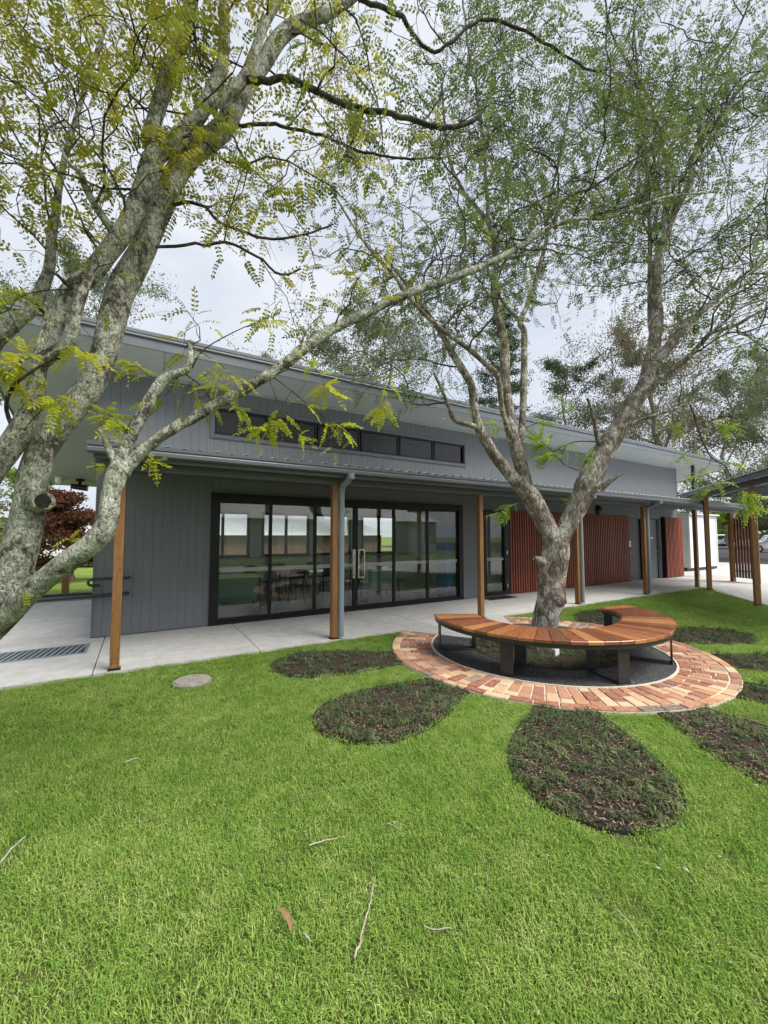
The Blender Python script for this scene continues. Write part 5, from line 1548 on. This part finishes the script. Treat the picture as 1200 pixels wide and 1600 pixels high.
T['d'] = LT.limb([(268, 222, 2.41, 22), (310, 180, 2.42, 21), (352, 148, 2.45, 20), (380, 124, 2.5, 19), (398, 80, 2.55, 17), (414, 38, 2.6, 15), (450, -20, 2.7, 11)], M['barkL'], 'branch', 16, .07, .03)
T['e'] = LT.limb([(380, 124, 2.5, 13), (410, 128, 2.5, 12), (445, 123, 2.52, 11), (490, 140, 2.56, 11), (545, 166, 2.6, 10), (600, 176, 2.64, 9), (640, 186, 2.68, 9), (690, 200, 2.72, 9), (735, 190, 2.76, 7), (757, 170, 2.8, 5)], M['barkTwig'], 'branch', 12, .08, .03, .01)
T['f'] = LT.limb([(372, 196, 2.66, 7), (430, 196, 2.7, 6), (500, 211, 2.74, 5), (560, 236, 2.8, 4.5), (620, 246, 2.9, 4), (690, 248, 3.0, 3)], M['barkTwig'], 'branch', 8, .05, .04, .015)
T['g'] = LT.limb([(190, 378, 2.3, 18), (168, 350, 2.26, 16), (148, 320, 2.22, 15), (132, 290, 2.18, 14), (126, 270, 2.15, 11), (104, 250, 2.12, 7), (80, 190, 2.1, 4)], M['barkL'], 'branch', 14, .08, .03)
T['h'] = LT.limb([(66, 570, 2.15, 20), (82, 558, 2.12, 20), (100, 545, 2.1, 20), (113, 527, 2.09, 20), (117, 502, 2.09, 20), (121, 480, 2.1, 19), (134, 446, 2.14, 17), (148, 422, 2.2, 13)], M['barkL'], 'branch', 18, .08, .025)
T['i'] = LT.limb([(-40, 570, 2.3, 40), (-5, 528, 2.3, 35), (26, 503, 2.32, 29), (48, 484, 2.35, 25), (66, 450, 2.4, 23), (78, 415, 2.45, 21), (82, 360, 2.5, 20), (88, 330, 2.55, 17), (96, 270, 2.6, 13), (120, 180, 2.7, 10), (165, 40, 2.8, 8)], M['barkL'], 'stem', 20, .09, .03)
T['j'] = LT.limb([(-75, 1030, 2.18, 60), (-28, 1000, 2.12, 52), (14, 960, 2.06, 46), (61, 914, 2.02, 42), (108, 876, 2.0, 41), (148, 846, 2.0, 40), (168, 812, 2.0, 36), (172, 778, 2.02, 33), (180, 748, 2.03, 35), (190, 722, 2.05, 34)], M['barkL'], 'branch', 32, .08, .02)
LT.limb([(188, 728, 2.05, 18), (175, 712, 2.04, 14), (163, 683, 2.03, 12), (156, 655, 2.03, 11)], M['barkL'], 'branch_stub', 14, .08, .02)
T['k'] = LT.limb([(188, 728, 2.05, 24), (194, 706, 2.06, 22), (213, 664, 2.08, 21), (236, 622, 2.1, 20), (255, 595, 2.12, 18), (275, 584, 2.13, 15), (292, 577, 2.14, 13), (298, 552, 2.15, 11), (297, 533, 2.16, 9)], M['barkL'], 'branch', 16, .1, .02)
T['l'] = LT.limb([(192, 736, 2.05, 28), (205, 722, 2.06, 23), (228, 701, 2.07, 20), (264, 673, 2.1, 19), (302, 653, 2.14, 18), (349, 627, 2.18, 17), (400, 598, 2.22, 17), (440, 572, 2.26, 17), (480, 540, 2.32, 17), (520, 514, 2.38, 16), (580, 485, 2.46, 15), (640, 458, 2.55, 13), (700, 437, 2.64, 12), (760, 413, 2.74, 11), (815, 384, 2.84, 9), (860, 355, 2.94, 8), (905, 342, 3.02, 7), (950, 340, 3.1, 6), (1000, 322, 3.2, 5), (1050, 306, 3.3, 4), (1120, 300, 3.4, 3)], M['barkL'], 'branch', 16, .07, .025, .006)
T['m'] = LT.limb([(862, 354, 2.94, 7), (882, 312, 2.98, 6), (930, 290, 3.05, 5), (990, 250, 3.12, 4), (1050, 215, 3.2, 3)], M['barkTwig'], 'branch', 8, .05, .04, .012)
T['n'] = LT.limb([(118, 448, 2.22, 12), (105, 445, 2.15, 8), (90, 430, 2.1, 6), (70, 420, 2.05, 4)], M['barkTwig'], 'branch', 8, .06, .03)
T['o'] = LT.limb([(72, 492, 2.3, 7), (50, 470, 2.2, 6), (32, 462, 2.15, 5), (10, 450, 2.1, 4)], M['barkTwig'], 'branch', 8, .06, .03)
T['p'] = LT.limb([(30, 690, 2.12, 9), (10, 640, 2.05, 8), (20, 605, 2.0, 7), (50, 580, 1.98, 6), (85, 560, 1.96, 4)], M['barkTwig'], 'branch', 8, .06, .03)
T['q'] = LT.limb([(336, 240, 2.6, 7), (320, 243, 2.6, 6), (290, 242, 2.55, 8), (262, 236, 2.5, 10)], M['barkTwig'], 'branch_stub', 8, .05, .03)
T['r'] = LT.limb([(560, 0, 2.9, 8), (620, 20, 2.95, 8), (640, 45, 3.0, 7), (680, 80, 3.05, 6), (760, 30, 3.1, 6), (840, 60, 3.2, 5), (920, 110, 3.3, 4), (960, 100, 3.4, 3)], M['barkTwig'], 'branch', 8, .05, .04, .015)
T['s'] = LT.limb([(262, 322, 2.5, 7), (310, 318, 2.5, 6), (342, 345, 2.52, 5.5), (400, 370, 2.56, 5), (465, 370, 2.6, 4), (520, 350, 2.65, 3)], M['barkTwig'], 'branch', 8, .05, .04, .015)
T['t'] = LT.limb([(232, 385, 2.46, 6), (290, 384, 2.5, 5.5), (350, 380, 2.55, 5), (400, 400, 2.6, 4.5), (440, 430, 2.65, 4), (470, 420, 2.7, 3)], M['barkTwig'], 'branch', 8, .05, .04, .015)
# cut knot on the main stem
k0, k1 = at(52, 786, 2.2), at(67, 783, 2.115)
kd = (k1 - k0).normalized()
MB().tube([k0, k0.lerp(k1, .6), k0.lerp(k1, .92), k1], [.062, .055, .052, .044], 24, True, True, .14, 16, 4).build('knot_collar', M['barkL'], LT.root)
MB().tube([k1 - kd * .02, k1 + kd * .003], [.04, .037], 22, True, False, .12, 30, 2).build('cut_knot', M['cutwood'], LT.root)
z_hi = lambda q: q.z > 2.45
for key, gap, a, b, t0 in (('a', .09, .5, 1.3, .5), ('b', .08, .5, 1.3, .45), ('c', .09, .4, 1.2, .1), ('d', .12, .4, 1.1, .2), ('e', .12, .3, .8, .1), ('f', .1, .3, .7, .15), ('g', .07, .35, .9, .3), ('i', .07, .5, 1.3, .3), ('m', .15, .3, .7, .1), ('r', .15, .35, .9, .1), ('s', .1, .35, .9, .15), ('t', .1, .35, .9, .15)):
    LT.grow(T[key], rnd, gap * 2.8, a, b, t0, 1, .04, .62, .14, .34, .25, lambda q: q.z > 2.7 and (q - CAMP).dot(_F) > 1.3, .008, .14, 2, .0016)
LT.grow(T['l'], rnd, .2, .6, 1.5, .36, 1, .06, .5, .12, .34, .6, lambda q: q.z > 2.55, .007, .14, 2, .0018)
LT.grow(T['l'], rnd, .25, .25, .5, .22, .5, .1, .6, .11, .2, .7, lambda q: q.z > 2.3, .006)
LT.grow(T['k'], rnd, .2, .3, .7, .6, 1, .03, .7, .11, .22, .4, lambda q: q.z > 2.3, .006)
LT.grow(T['n'], rnd, .1, .25, .5, .2, 1, .03, .8, .13, .2, .3, z_hi, .005)
LT.grow(T['o'], rnd, .1, .25, .5, .2, 1, .03, .8, .13, .2, .3, z_hi, .005)
def shoot(tr, pts, r, n_leaf, size, rnd, spread=.9):
    """a single hand-placed twig carrying a bunch of leaves at its tip"""
    P_ = [at(*p) for p in pts]
    Q = catmull([np.array(p) for p in P_], 4); Q = [Vector(q) for q in Q]; n = len(Q)
    tr.tw.tube(Q, [r * (1 - .6 * i / (n - 1)) for i in range(n)], 5, False, True)
    for k in range(int(n_leaf * 1.5)):
        i = n - 1 - int(rnd.random() ** 1.5 * n * .6)
        dd = (Q[min(i, n - 1)] - Q[max(i - 1, 0)]).normalized()
        tr.leaf(Q[i], dd * .6 + Vector((rnd.gauss(0, spread), rnd.gauss(0, spread), rnd.gauss(-.15, spread * .5))), size * rnd.uniform(.6, 1.1), True)
for pts, r, nl, sz in (
    ([(425, 588, 2.25), (455, 610, 2.22), (490, 640, 2.2), (528, 665, 2.18)], .004, 7, .13), ([(420, 590, 2.25), (435, 630, 2.2), (450, 660, 2.18), (470, 682, 2.17)], .003, 6, .12),
    ([(500, 645, 2.2), (510, 670, 2.18), (522, 706, 2.17)], .0025, 3, .09), ([(455, 612, 2.22), (430, 650, 2.18), (405, 672, 2.15)], .0025, 6, .13), ([(505, 655, 2.2), (535, 672, 2.18), (556, 686, 2.17)], .002, 3, .11),
    ([(640, 460, 2.55), (615, 560, 2.5), (605, 610, 2.5), (595, 640, 2.5)], .003, 8, .14), ([(440, 575, 2.26), (470, 560, 2.2), (500, 585, 2.15), (508, 610, 2.12)], .003, 12, .13),
    ([(160, 658, 2.03), (165, 648, 2.02), (178, 652, 2.0)], .004, 9, .13), ([(210, 690, 2.06), (185, 662, 2.02), (165, 655, 2.0)], .003, 6, .11),
    ([(190, 735, 2.04), (172, 732, 2.02), (160, 728, 2.0)], .003, 5, .08), ([(222, 700, 2.07), (232, 715, 2.05), (240, 722, 2.03)], .003, 7, .09),
    ([(250, 600, 2.1), (232, 625, 2.08), (222, 628, 2.07)], .002, 4, .07), ([(330, 632, 2.16), (335, 612, 2.14), (338, 606, 2.13)], .003, 6, .12), ([(350, 622, 2.18), (362, 634, 2.16), (372, 640, 2.15)], .002, 5, .11),
    ([(110, 530, 2.1), (125, 545, 2.05), (138, 555, 2.02)], .004, 8, .14), ([(80, 545, 2.15), (70, 610, 2.1), (85, 628, 2.08)], .003, 7, .13), ([(30, 680, 2.12), (80, 625, 2.05), (92, 632, 2.02)], .003, 8, .14),
    ([(85, 540, 2.16), (45, 560, 2.05), (20, 575, 2.0), (5, 590, 1.98)], .004, 14, .14), ([(60, 590, 2.0), (30, 570, 1.98), (40, 552, 1.97)], .003, 10, .13), ([(120, 500, 2.1), (160, 545, 2.05), (185, 552, 2.03)], .002, 0, .12),
    ([(300, 575, 2.15), (320, 545, 2.12), (380, 512, 2.1), (420, 500, 2.1)], .004, 8, .11), ([(288, 578, 2.14), (240, 590, 2.1), (215, 573, 2.08), (195, 573, 2.06)], .004, 7, .12), ([(295, 540, 2.16), (330, 560, 2.12), (370, 590, 2.1)], .003, 6, .1),
    ([(120, 452, 2.2), (60, 455, 2.1), (20, 470, 2.05)], .004, 12, .13), ([(30, 520, 2.3), (10, 480, 2.2), (5, 462, 2.15)], .003, 8, .13), ([(120, 860, 2.0), (112, 850, 1.98), (108, 842, 1.98)], .002, 4, .06), ([(48, 905, 2.05), (42, 912, 2.0), (42, 925, 1.98)], .002, 3, .06)):
    shoot(LT, pts, r, nl, sz, rnd)
# unseen high limbs of the near crown, laid to shade the left lawn
for ctrl in ([(-1.2, 3.15, 1.2, .075), (-1.9, 2.3, 3.0, .06), (-1.3, 1.3, 4.6, .05), (-.9, .2, 5.7, .035), (-.4, -1.4, 6.7, .012)],
             [(-1.9, 2.3, 3.0, .055), (-1.2, 1.6, 4.3, .048), (-.1, .6, 5.9, .04), (1.0, -.4, 6.8, .025), (2.0, -1.4, 7.4, .012)],
             [(-1.95, 2.4, 2.8, .05), (-2.5, 2.2, 3.9, .045), (-3.3, 1.6, 5.0, .035), (-4.2, .8, 5.8, .02), (-5.0, 0, 6.2, .01)],
             [(-1.3, 3.2, 1.3, .07), (-2.2, 3.7, 3.2, .055), (-2.9, 4.5, 4.6, .04), (-3.6, 5.3, 5.6, .03), (-4.4, 5.9, 6.0, .015)],
             [(-1.2, 1.1, 4.8, .03), (-1.9, .4, 5.8, .025), (-2.8, -.8, 6.4, .018), (-3.4, -2.0, 6.8, .01)],
             [(.0, .5, 6.0, .03), (.8, .6, 6.8, .022), (1.5, .3, 7.4, .012)]):
    lw = LT.limb_xyz(ctrl, M['barkUp'])
    LT.grow(lw, rnd, .3, .6, 1.6, .25, 1, .02, .6, .16, .5, .15, lambda q: q.z > 3.6, .01, .19, 2, .0025)
LT.young_mat = M['leafbright']
LT.finish(M['leafyellow'], M['barkTwig'], 270, M['leafolive'], 2.6)

# ---- tree in the ring
rnd = random.Random(8)
RT = Tree('ring_tree', (CX, CY, -.02), 'forked grey barked tree growing from the round bed inside the curved bench')
U = {}
RT.limb([(848, 1018, 5.86, 66), (849, 1000, 5.86, 58), (851, 978, 5.87, 50), (856, 955, 5.87, 50), (862, 935, 5.88, 52), (861, 912, 5.88, 49), (864, 885, 5.9, 49), (868, 862, 5.9, 50), (870, 846, 5.9, 46)], M['barkR'], 'trunk', 44, .13, .03)
RT.limb([(866, 935, 5.8, 30), (875, 938, 5.72, 27), (880, 940, 5.68, 22), (882, 941, 5.66, 10)], M['barkR'], 'burl', 18, .1, .02)
RT.limb([(848, 878, 5.85, 22), (838, 874, 5.8, 14), (834, 872, 5.78, 9)], M['barkR'], 'burl', 12, .1, .02)
U['l'] = RT.limb([(868, 868, 5.9, 44), (860, 838, 5.9, 40), (845, 804, 5.88, 38), (824, 770, 5.86, 36), (800, 745, 5.82, 25), (776, 717, 5.78, 22), (757, 685, 5.74, 20), (747, 664, 5.7, 17), (740, 630, 5.66, 16), (736, 602, 5.62, 15), (724, 580, 5.58, 14), (704, 548, 5.52, 12), (690, 522, 5.46, 10), (655, 470, 5.4, 7), (600, 400, 5.3, 5)], M['barkR'], 'branch', 24, .12, .04)
U['l2'] = RT.limb([(824, 774, 5.86, 32), (816, 738, 5.9, 26), (806, 700, 5.95, 23), (799, 670, 6.0, 22), (794, 632, 6.05, 20), (789, 585, 6.1, 18), (789, 541, 6.15, 17), (778, 490, 6.2, 14), (771, 452, 6.25, 13), (775, 411, 6.3, 12), (769, 370, 6.35, 11), (762, 347, 6.4, 10), (740, 319, 6.4, 8), (722, 296, 6.4, 7), (700, 240, 6.4, 6), (690, 130, 6.4, 5)], M['barkR'], 'branch', 20, .1, .04)
U['l3'] = RT.limb([(806, 705, 5.95, 14), (815, 674, 6.0, 13), (818, 601, 6.2, 13), (819, 522, 6.4, 12), (813, 503, 6.42, 11), (829, 465, 6.5, 10), (842, 420, 6.6, 9), (854, 373, 6.7, 8), (858, 320, 6.8, 6), (880, 220, 6.9, 5), (900, 100, 7.0, 4)], M['barkR'], 'branch', 14, .08, .05)
U['l4'] = RT.limb([(800, 690, 5.95, 11), (785, 640, 5.8, 10), (778, 590, 5.7, 11), (759, 569, 5.6, 11), (731, 544, 5.5, 10), (683, 509, 5.35, 9), (639, 465, 5.2, 8), (620, 436, 5.1, 7), (570, 380, 5.0, 5), (520, 300, 4.9, 4)], M['barkR'], 'branch', 12, .08, .05)
U['l5'] = RT.limb([(816, 505, 6.42, 8), (785, 471, 6.3, 6), (760, 420, 6.2, 4)], M['barkR'], 'branch', 8, .06, .05)
U['ls'] = RT.limb([(752, 668, 5.72, 11), (725, 662, 5.6, 10), (709, 655, 5.55, 9), (701, 636, 5.5, 8), (690, 608, 5.45, 7), (678, 583, 5.4, 5)], M['barkR'], 'branch', 10, .08, .04)
U['lt'] = RT.limb([(764, 346, 6.4, 9), (760, 300, 6.3, 8), (752, 200, 6.2, 6), (735, 90, 6.1, 5), (720, -20, 6, 4)], M['barkR'], 'branch', 8, .06, .05, .03)
U['r'] = RT.limb([(866, 870, 5.9, 40), (876, 842, 5.9, 38), (888, 818, 5.9, 38), (906, 786, 5.9, 40), (924, 745, 5.9, 44), (944, 704, 5.92, 42), (964, 676, 5.95, 38), (985, 640, 6.0, 33), (1006, 604, 6.05, 31), (1018, 555, 6.1, 28), (1026, 505, 6.2, 26), (1024, 455, 6.3, 25), (1030, 400, 6.4, 22), (1050, 340, 6.5, 18), (1078, 284, 6.6, 15), (1090, 228, 6.7, 12), (1122, 188, 6.8, 10), (1160, 135, 6.9, 9), (1215, 85, 7.0, 7), (1280, 10, 7.1, 5)], M['barkR'], 'branch', 24, .13, .04)
U['r1'] = RT.limb([(1018, 520, 6.2, 12), (1016, 480, 6.4, 12), (1015, 350, 6.7, 9), (1010, 250, 7.0, 7), (1000, 150, 7.2, 5), (990, 40, 7.4, 4)], M['barkR'], 'branch', 10, .07, .05)
U['r2'] = RT.limb([(1010, 585, 6.1, 20), (1038, 550, 6.2, 20), (1062, 520, 6.3, 19), (1092, 490, 6.4, 17), (1122, 465, 6.5, 15), (1152, 440, 6.6, 14), (1205, 398, 6.8, 11), (1270, 340, 7.0, 7)], M['barkR'], 'branch', 14, .08, .05)
U['r3'] = RT.limb([(990, 640, 5.98, 13), (1004, 624, 5.9, 12), (1030, 592, 5.8, 11), (1070, 564, 5.7, 11), (1096, 536, 5.6, 11), (1112, 520, 5.55, 10), (1150, 508, 5.5, 9), (1174, 494, 5.45, 8), (1205, 480, 5.4, 7), (1260, 465, 5.3, 4)], M['barkR'], 'branch', 12, .07, .05)
U['r4'] = RT.limb([(1112, 519, 5.55, 7), (1135, 500, 5.6, 6), (1160, 480, 5.7, 5), (1205, 464, 5.8, 4)], M['barkR'], 'branch', 8, .06, .05)
U['r5'] = RT.limb([(968, 672, 5.95, 10), (1000, 656, 5.8, 7), (1050, 641, 5.65, 6), (1082, 628, 5.55, 5), (1110, 618, 5.5, 4)], M['barkR'], 'branch', 8, .06, .05)
U['r6'] = RT.limb([(1078, 632, 5.56, 4), (1088, 660, 5.5, 4), (1098, 690, 5.45, 4), (1112, 714, 5.4, 3.5), (1136, 732, 5.35, 3), (1146, 760, 5.3, 2.5)], M['barkTwig'], 'branch', 6, .05, .05, .01)
U['r7'] = RT.limb([(1092, 225, 6.7, 10), (1096, 165, 6.6, 9), (1120, 100, 6.5, 7), (1152, 48, 6.4, 6), (1180, -20, 6.3, 4)], M['barkR'], 'branch', 8, .06, .05)
U['r8'] = RT.limb([(1032, 395, 6.4, 10), (1040, 330, 6.2, 9), (1040, 250, 6.0, 7), (1010, 150, 5.9, 6), (960, 60, 5.8, 5), (940, -30, 5.7, 4)], M['barkR'], 'branch', 8, .06, .05, .03)
RT.limb([(936, 765, 5.85, 20), (948, 756, 5.8, 12), (960, 747, 5.76, 9), (971, 739, 5.74, 7)], M['barkR'], 'branch_stub', 12, .1, .03)
U['rs'] = RT.limb([(938, 700, 5.9, 13), (932, 680, 5.85, 9), (927, 650, 5.8, 8), (918, 622, 5.78, 6)], M['barkR'], 'branch_stub', 10, .08, .04)
zr = lambda q: q.z > 3.35
for key, gap, a, b, t0 in (('l', .18, .5, 1.5, .58), ('l2', .16, .6, 1.7, .42), ('l3', .16, .6, 1.7, .35), ('l4', .16, .5, 1.5, .35), ('l5', .16, .5, 1.2, .2), ('ls', .3, .3, .8, .5), ('lt', .15, .5, 1.5, .1),
                           ('r', .16, .6, 1.8, .42), ('r1', .15, .6, 1.7, .1), ('r2', .15, .6, 1.7, .25), ('r3', .16, .5, 1.5, .3), ('r4', .18, .4, 1.0, .2), ('r5', .2, .4, .9, .4), ('r7', .15, .6, 1.6, .1), ('r8', .15, .6, 1.7, .1)):
    RT.grow(U[key], rnd, gap * 2.7, a + .35, b + .9, t0, 1, .02, .29, .21, .75, .2, zr, .015, .2, 2, .003)
for pts, r, nl, sz in (
    ([(930, 690, 5.9), (900, 690, 5.8), (875, 700, 5.7), (855, 712, 5.65)], .01, 16, .24), ([(905, 735, 5.85), (880, 725, 5.75), (858, 700, 5.7), (845, 690, 5.65)], .008, 16, .24), ([(940, 700, 5.9), (925, 700, 5.75), (915, 712, 5.7)], .007, 9, .2),
    ([(826, 775, 5.85), (812, 785, 5.75), (797, 790, 5.7), (783, 800, 5.65)], .006, 14, .2), ([(885, 825, 5.88), (882, 790, 5.8), (886, 782, 5.78)], .004, 4, .12), ([(800, 680, 5.95), (780, 668, 5.85), (765, 662, 5.8)], .006, 11, .2), ([(816, 672, 6), (835, 662, 5.9), (850, 660, 5.85)], .006, 8, .18),
    ([(1112, 714, 5.4), (1105, 730, 5.35), (1085, 742, 5.3)], .005, 8, .2), ([(1136, 732, 5.35), (1120, 755, 5.3), (1100, 768, 5.3)], .005, 10, .2), ([(1146, 758, 5.3), (1160, 765, 5.25), (1172, 772, 5.2)], .005, 12, .22), ([(1144, 745, 5.3), (1160, 775, 5.25), (1170, 795, 5.2)], .004, 10, .2), ([(1095, 690, 5.45), (1080, 700, 5.4), (1068, 712, 5.4)], .004, 8, .18), ([(1100, 700, 5.45), (1125, 720, 5.4), (1145, 725, 5.35)], .004, 8, .18),
    ([(1080, 628, 5.55), (1110, 660, 5.5), (1140, 665, 5.45)], .005, 10, .2), ([(1000, 650, 5.8), (1040, 660, 5.7), (1060, 670, 5.6)], .005, 9, .18), ([(920, 640, 5.8), (900, 640, 5.7), (880, 625, 5.7)], .005, 9, .18)):
    shoot(RT, pts, r, nl, sz, rnd, .8)
RT.young_mat = M['leafspring']
RT.finish(M['leafgreen'], M['barkTwig'], 270)

# ---- trees beyond the building
def far_tree(name, px, D, top, spread, label, leafm, seed, n_leaf=6000, bare=.35, style='gum', trunk_w=.45, leaf=(.22, .042)):
    r = random.Random(seed); g = at(px, 837, D); base = Vector((g.x, g.y, -.08)); H_ = top
    root = empty(name, base, label, 'tree')
    t = MB(); pts = []; x = y = 0
    N = 12
    for i in range(N + 1):
        f_ = i / N; pts.append(base + Vector((x, y, H_ * (.96 if style == 'pine' else .86) * f_))); x += r.gauss(0, spread * .025); y += r.gauss(0, spread * .025)
    t.tube(pts, [trunk_w * .5 * (1 - .85 * (i / N)) + .02 for i in range(N + 1)], 10, False, True, .06, 3)
    tips = []
    nl = 60 if style == 'pine' else 18
    for k in range(nl):
        f_ = bare + (1 - bare) * (k + r.random() * .6) / nl
        i = min(N - 1, int(f_ * N)); p = pts[i].lerp(pts[i + 1], f_ * N - i)
        a = k * 2.4 + r.uniform(-.5, .5)
        if style == 'pine': L = spread * .55 * (1.08 - f_) + .3; rise = .12
        elif style == 'bush': L = spread * .5 * math.sin(math.pi * (.2 + .75 * f_)); rise = .3
        else: L = spread * .5 * math.sin(math.pi * (.25 + .65 * (f_ - bare) / (1 - bare))) * r.uniform(.7, 1.15); rise = .55
        d = Vector((math.cos(a), math.sin(a), rise)).normalized(); q = [p]; S_ = 6
        for j in range(S_):
            d = (d + Vector((r.gauss(0, .22), r.gauss(0, .22), r.gauss(.03 if style == 'gum' else -.02, .15)))).normalized(); q.append(q[-1] + d * L / S_)
        r0 = trunk_w * .22 * (1.1 - f_)
        t.tube(q, [r0 * (1 - .8 * j / S_) + .012 for j in range(S_ + 1)], 6, False, True)
        for j in range(2, S_ + 1):
            for z in range(2 if style != 'pine' else 1):
                dd = (d + Vector((r.gauss(0, .8), r.gauss(0, .8), r.gauss(.1, .5)))).normalized(); Ls_ = L * r.uniform(.18, .4)
                e = [q[j], q[j] + dd * Ls_ * .5 + Vector((0, 0, .05)), q[j] + dd * Ls_]
                t.tube(e, [.03 * trunk_w / .45, .02 * trunk_w / .45, .008], 4, False, True); tips.append((e[2], Ls_)); tips.append((e[1], Ls_ * .7))
    t.build('trunk', M['barkGum'] if style != 'pine' else M['barkR'], root)
    rg = np.random.default_rng(seed)
    nt_ = len(tips); ix = rg.integers(0, nt_, n_leaf)
    C_ = np.array([tuple(p) for p, _ in tips])[ix]; R_ = np.clip(np.array([l for _, l in tips])[ix] * 1.0, .5, 2.2)
    off = rg.normal(0, 1, (n_leaf, 3)); off /= np.linalg.norm(off, axis=1)[:, None]; off *= (rg.random(n_leaf) ** .5)[:, None] * R_[:, None]
    off[:, 2] *= .6 if style == 'gum' else .5
    if style == 'gum': off[:, 2] -= .15
    P_ = C_ + off
    d = rg.normal(0, 1, (n_leaf, 3)); d[:, 2] += (-.9 if style == 'gum' else .1); d /= np.linalg.norm(d, axis=1)[:, None]
    e = np.cross(d, rg.normal(0, 1, (n_leaf, 3))); e /= np.linalg.norm(e, axis=1)[:, None]
    L_ = rg.uniform(.6, 1.3, n_leaf)[:, None] * leaf[0]; W_ = rg.uniform(.7, 1.2, n_leaf)[:, None] * leaf[1]
    vs = np.stack([P_, P_ + d * L_ * .45 + e * W_, P_ + d * L_, P_ + d * L_ * .45 - e * W_], 1).reshape(-1, 3) - np.array(base)
    fs = np.arange(n_leaf * 4).reshape(-1, 4)
    obj('crown', np_mesh('crown', vs, fs, leafm), root, kind='stuff')
G = 'gum_tree'
far_tree(G, 548, 27, 19.5, 13, 'wispy gum tree rising behind the middle of the roof', M['leafgum'], 21, 24000, .2)
far_tree(G, 452, 40, 22, 12, 'faint gum tree behind the roof left of the middle', M['leafgumred'], 29, 16000, .25)
far_tree(G, 640, 38, 25, 14, 'pale gum tree behind the roof between the middle and the conifer', M['leafgum'], 31, 20000, .25)
far_tree('pine_tree', 772, 30, 19.5, 6, 'dark narrow conifer behind the roof left of the forked tree', M['leafpine'], 22, 20000, .2, 'pine', .4, (.26, .03))
far_tree(G, 880, 37, 20, 12, 'grey green gum tree behind the roof just right of the forked trunk', M['leafgum'], 23, 22000, .25)
far_tree(G, 965, 48, 23, 13, 'distant gum tree low behind the right part of the roof', M['leafgumred'], 30, 18000, .25)
far_tree(G, 1054, 31, 20, 14, 'tall gum tree with a straight pale trunk behind the right end of the roof', M['leafgumred'], 24, 26000, .28, 'gum', .75)
far_tree(G, 1150, 36, 18, 12, 'bushy gum tree behind the right walkway roof', M['leafgum'], 25, 26000, .2)
far_tree(G, 1235, 27, 17, 10, 'leafy gum tree at the right edge above the walkway', M['leafgum'], 26, 24000, .2, 'gum', .5)
far_tree(G, 60, 29, 25, 14, 'tall gum tree behind the left stems of the near tree', M['leafgum'], 27, 24000, .3)
far_tree(G, 225, 38, 21, 11, 'smaller gum tree behind the left end of the roof', M['leafgumred'], 28, 16000, .25)
far_tree('bush_tree', 8, 24, 6.5, 6.5, 'bright green bushy tree beyond the field at the left edge', M['leafbush'], 32, 6000, .12, 'bush', .3)
far_tree('red_leaved_tree', 118, 15, 3.6, 2.7, 'small dark red leaved tree on the field beyond the rail fence', M['leafred'], 33, 14000, .2, 'bush', .16, (.11, .04))
for k, (px, D, top, sp) in enumerate(((1098, 95, 11, 12), (1128, 88, 10, 11), (1152, 96, 12, 12), (1182, 84, 9, 10), (1215, 78, 10, 11))):
    far_tree('bush_tree', px, D, top, sp, ('round green tree beyond the car park, partly behind the white shed', 'round green tree beyond the car park behind the spare wheel car', 'round green tree beyond the car park seen over the timber screen', 'round green tree beyond the car park right of the timber screen', 'round green tree beyond the car park at the right edge')[k], M['leafbush'] if k % 2 else M['leafgum'], 40 + k, 4500, .08, 'bush', .4, (.5, .2))
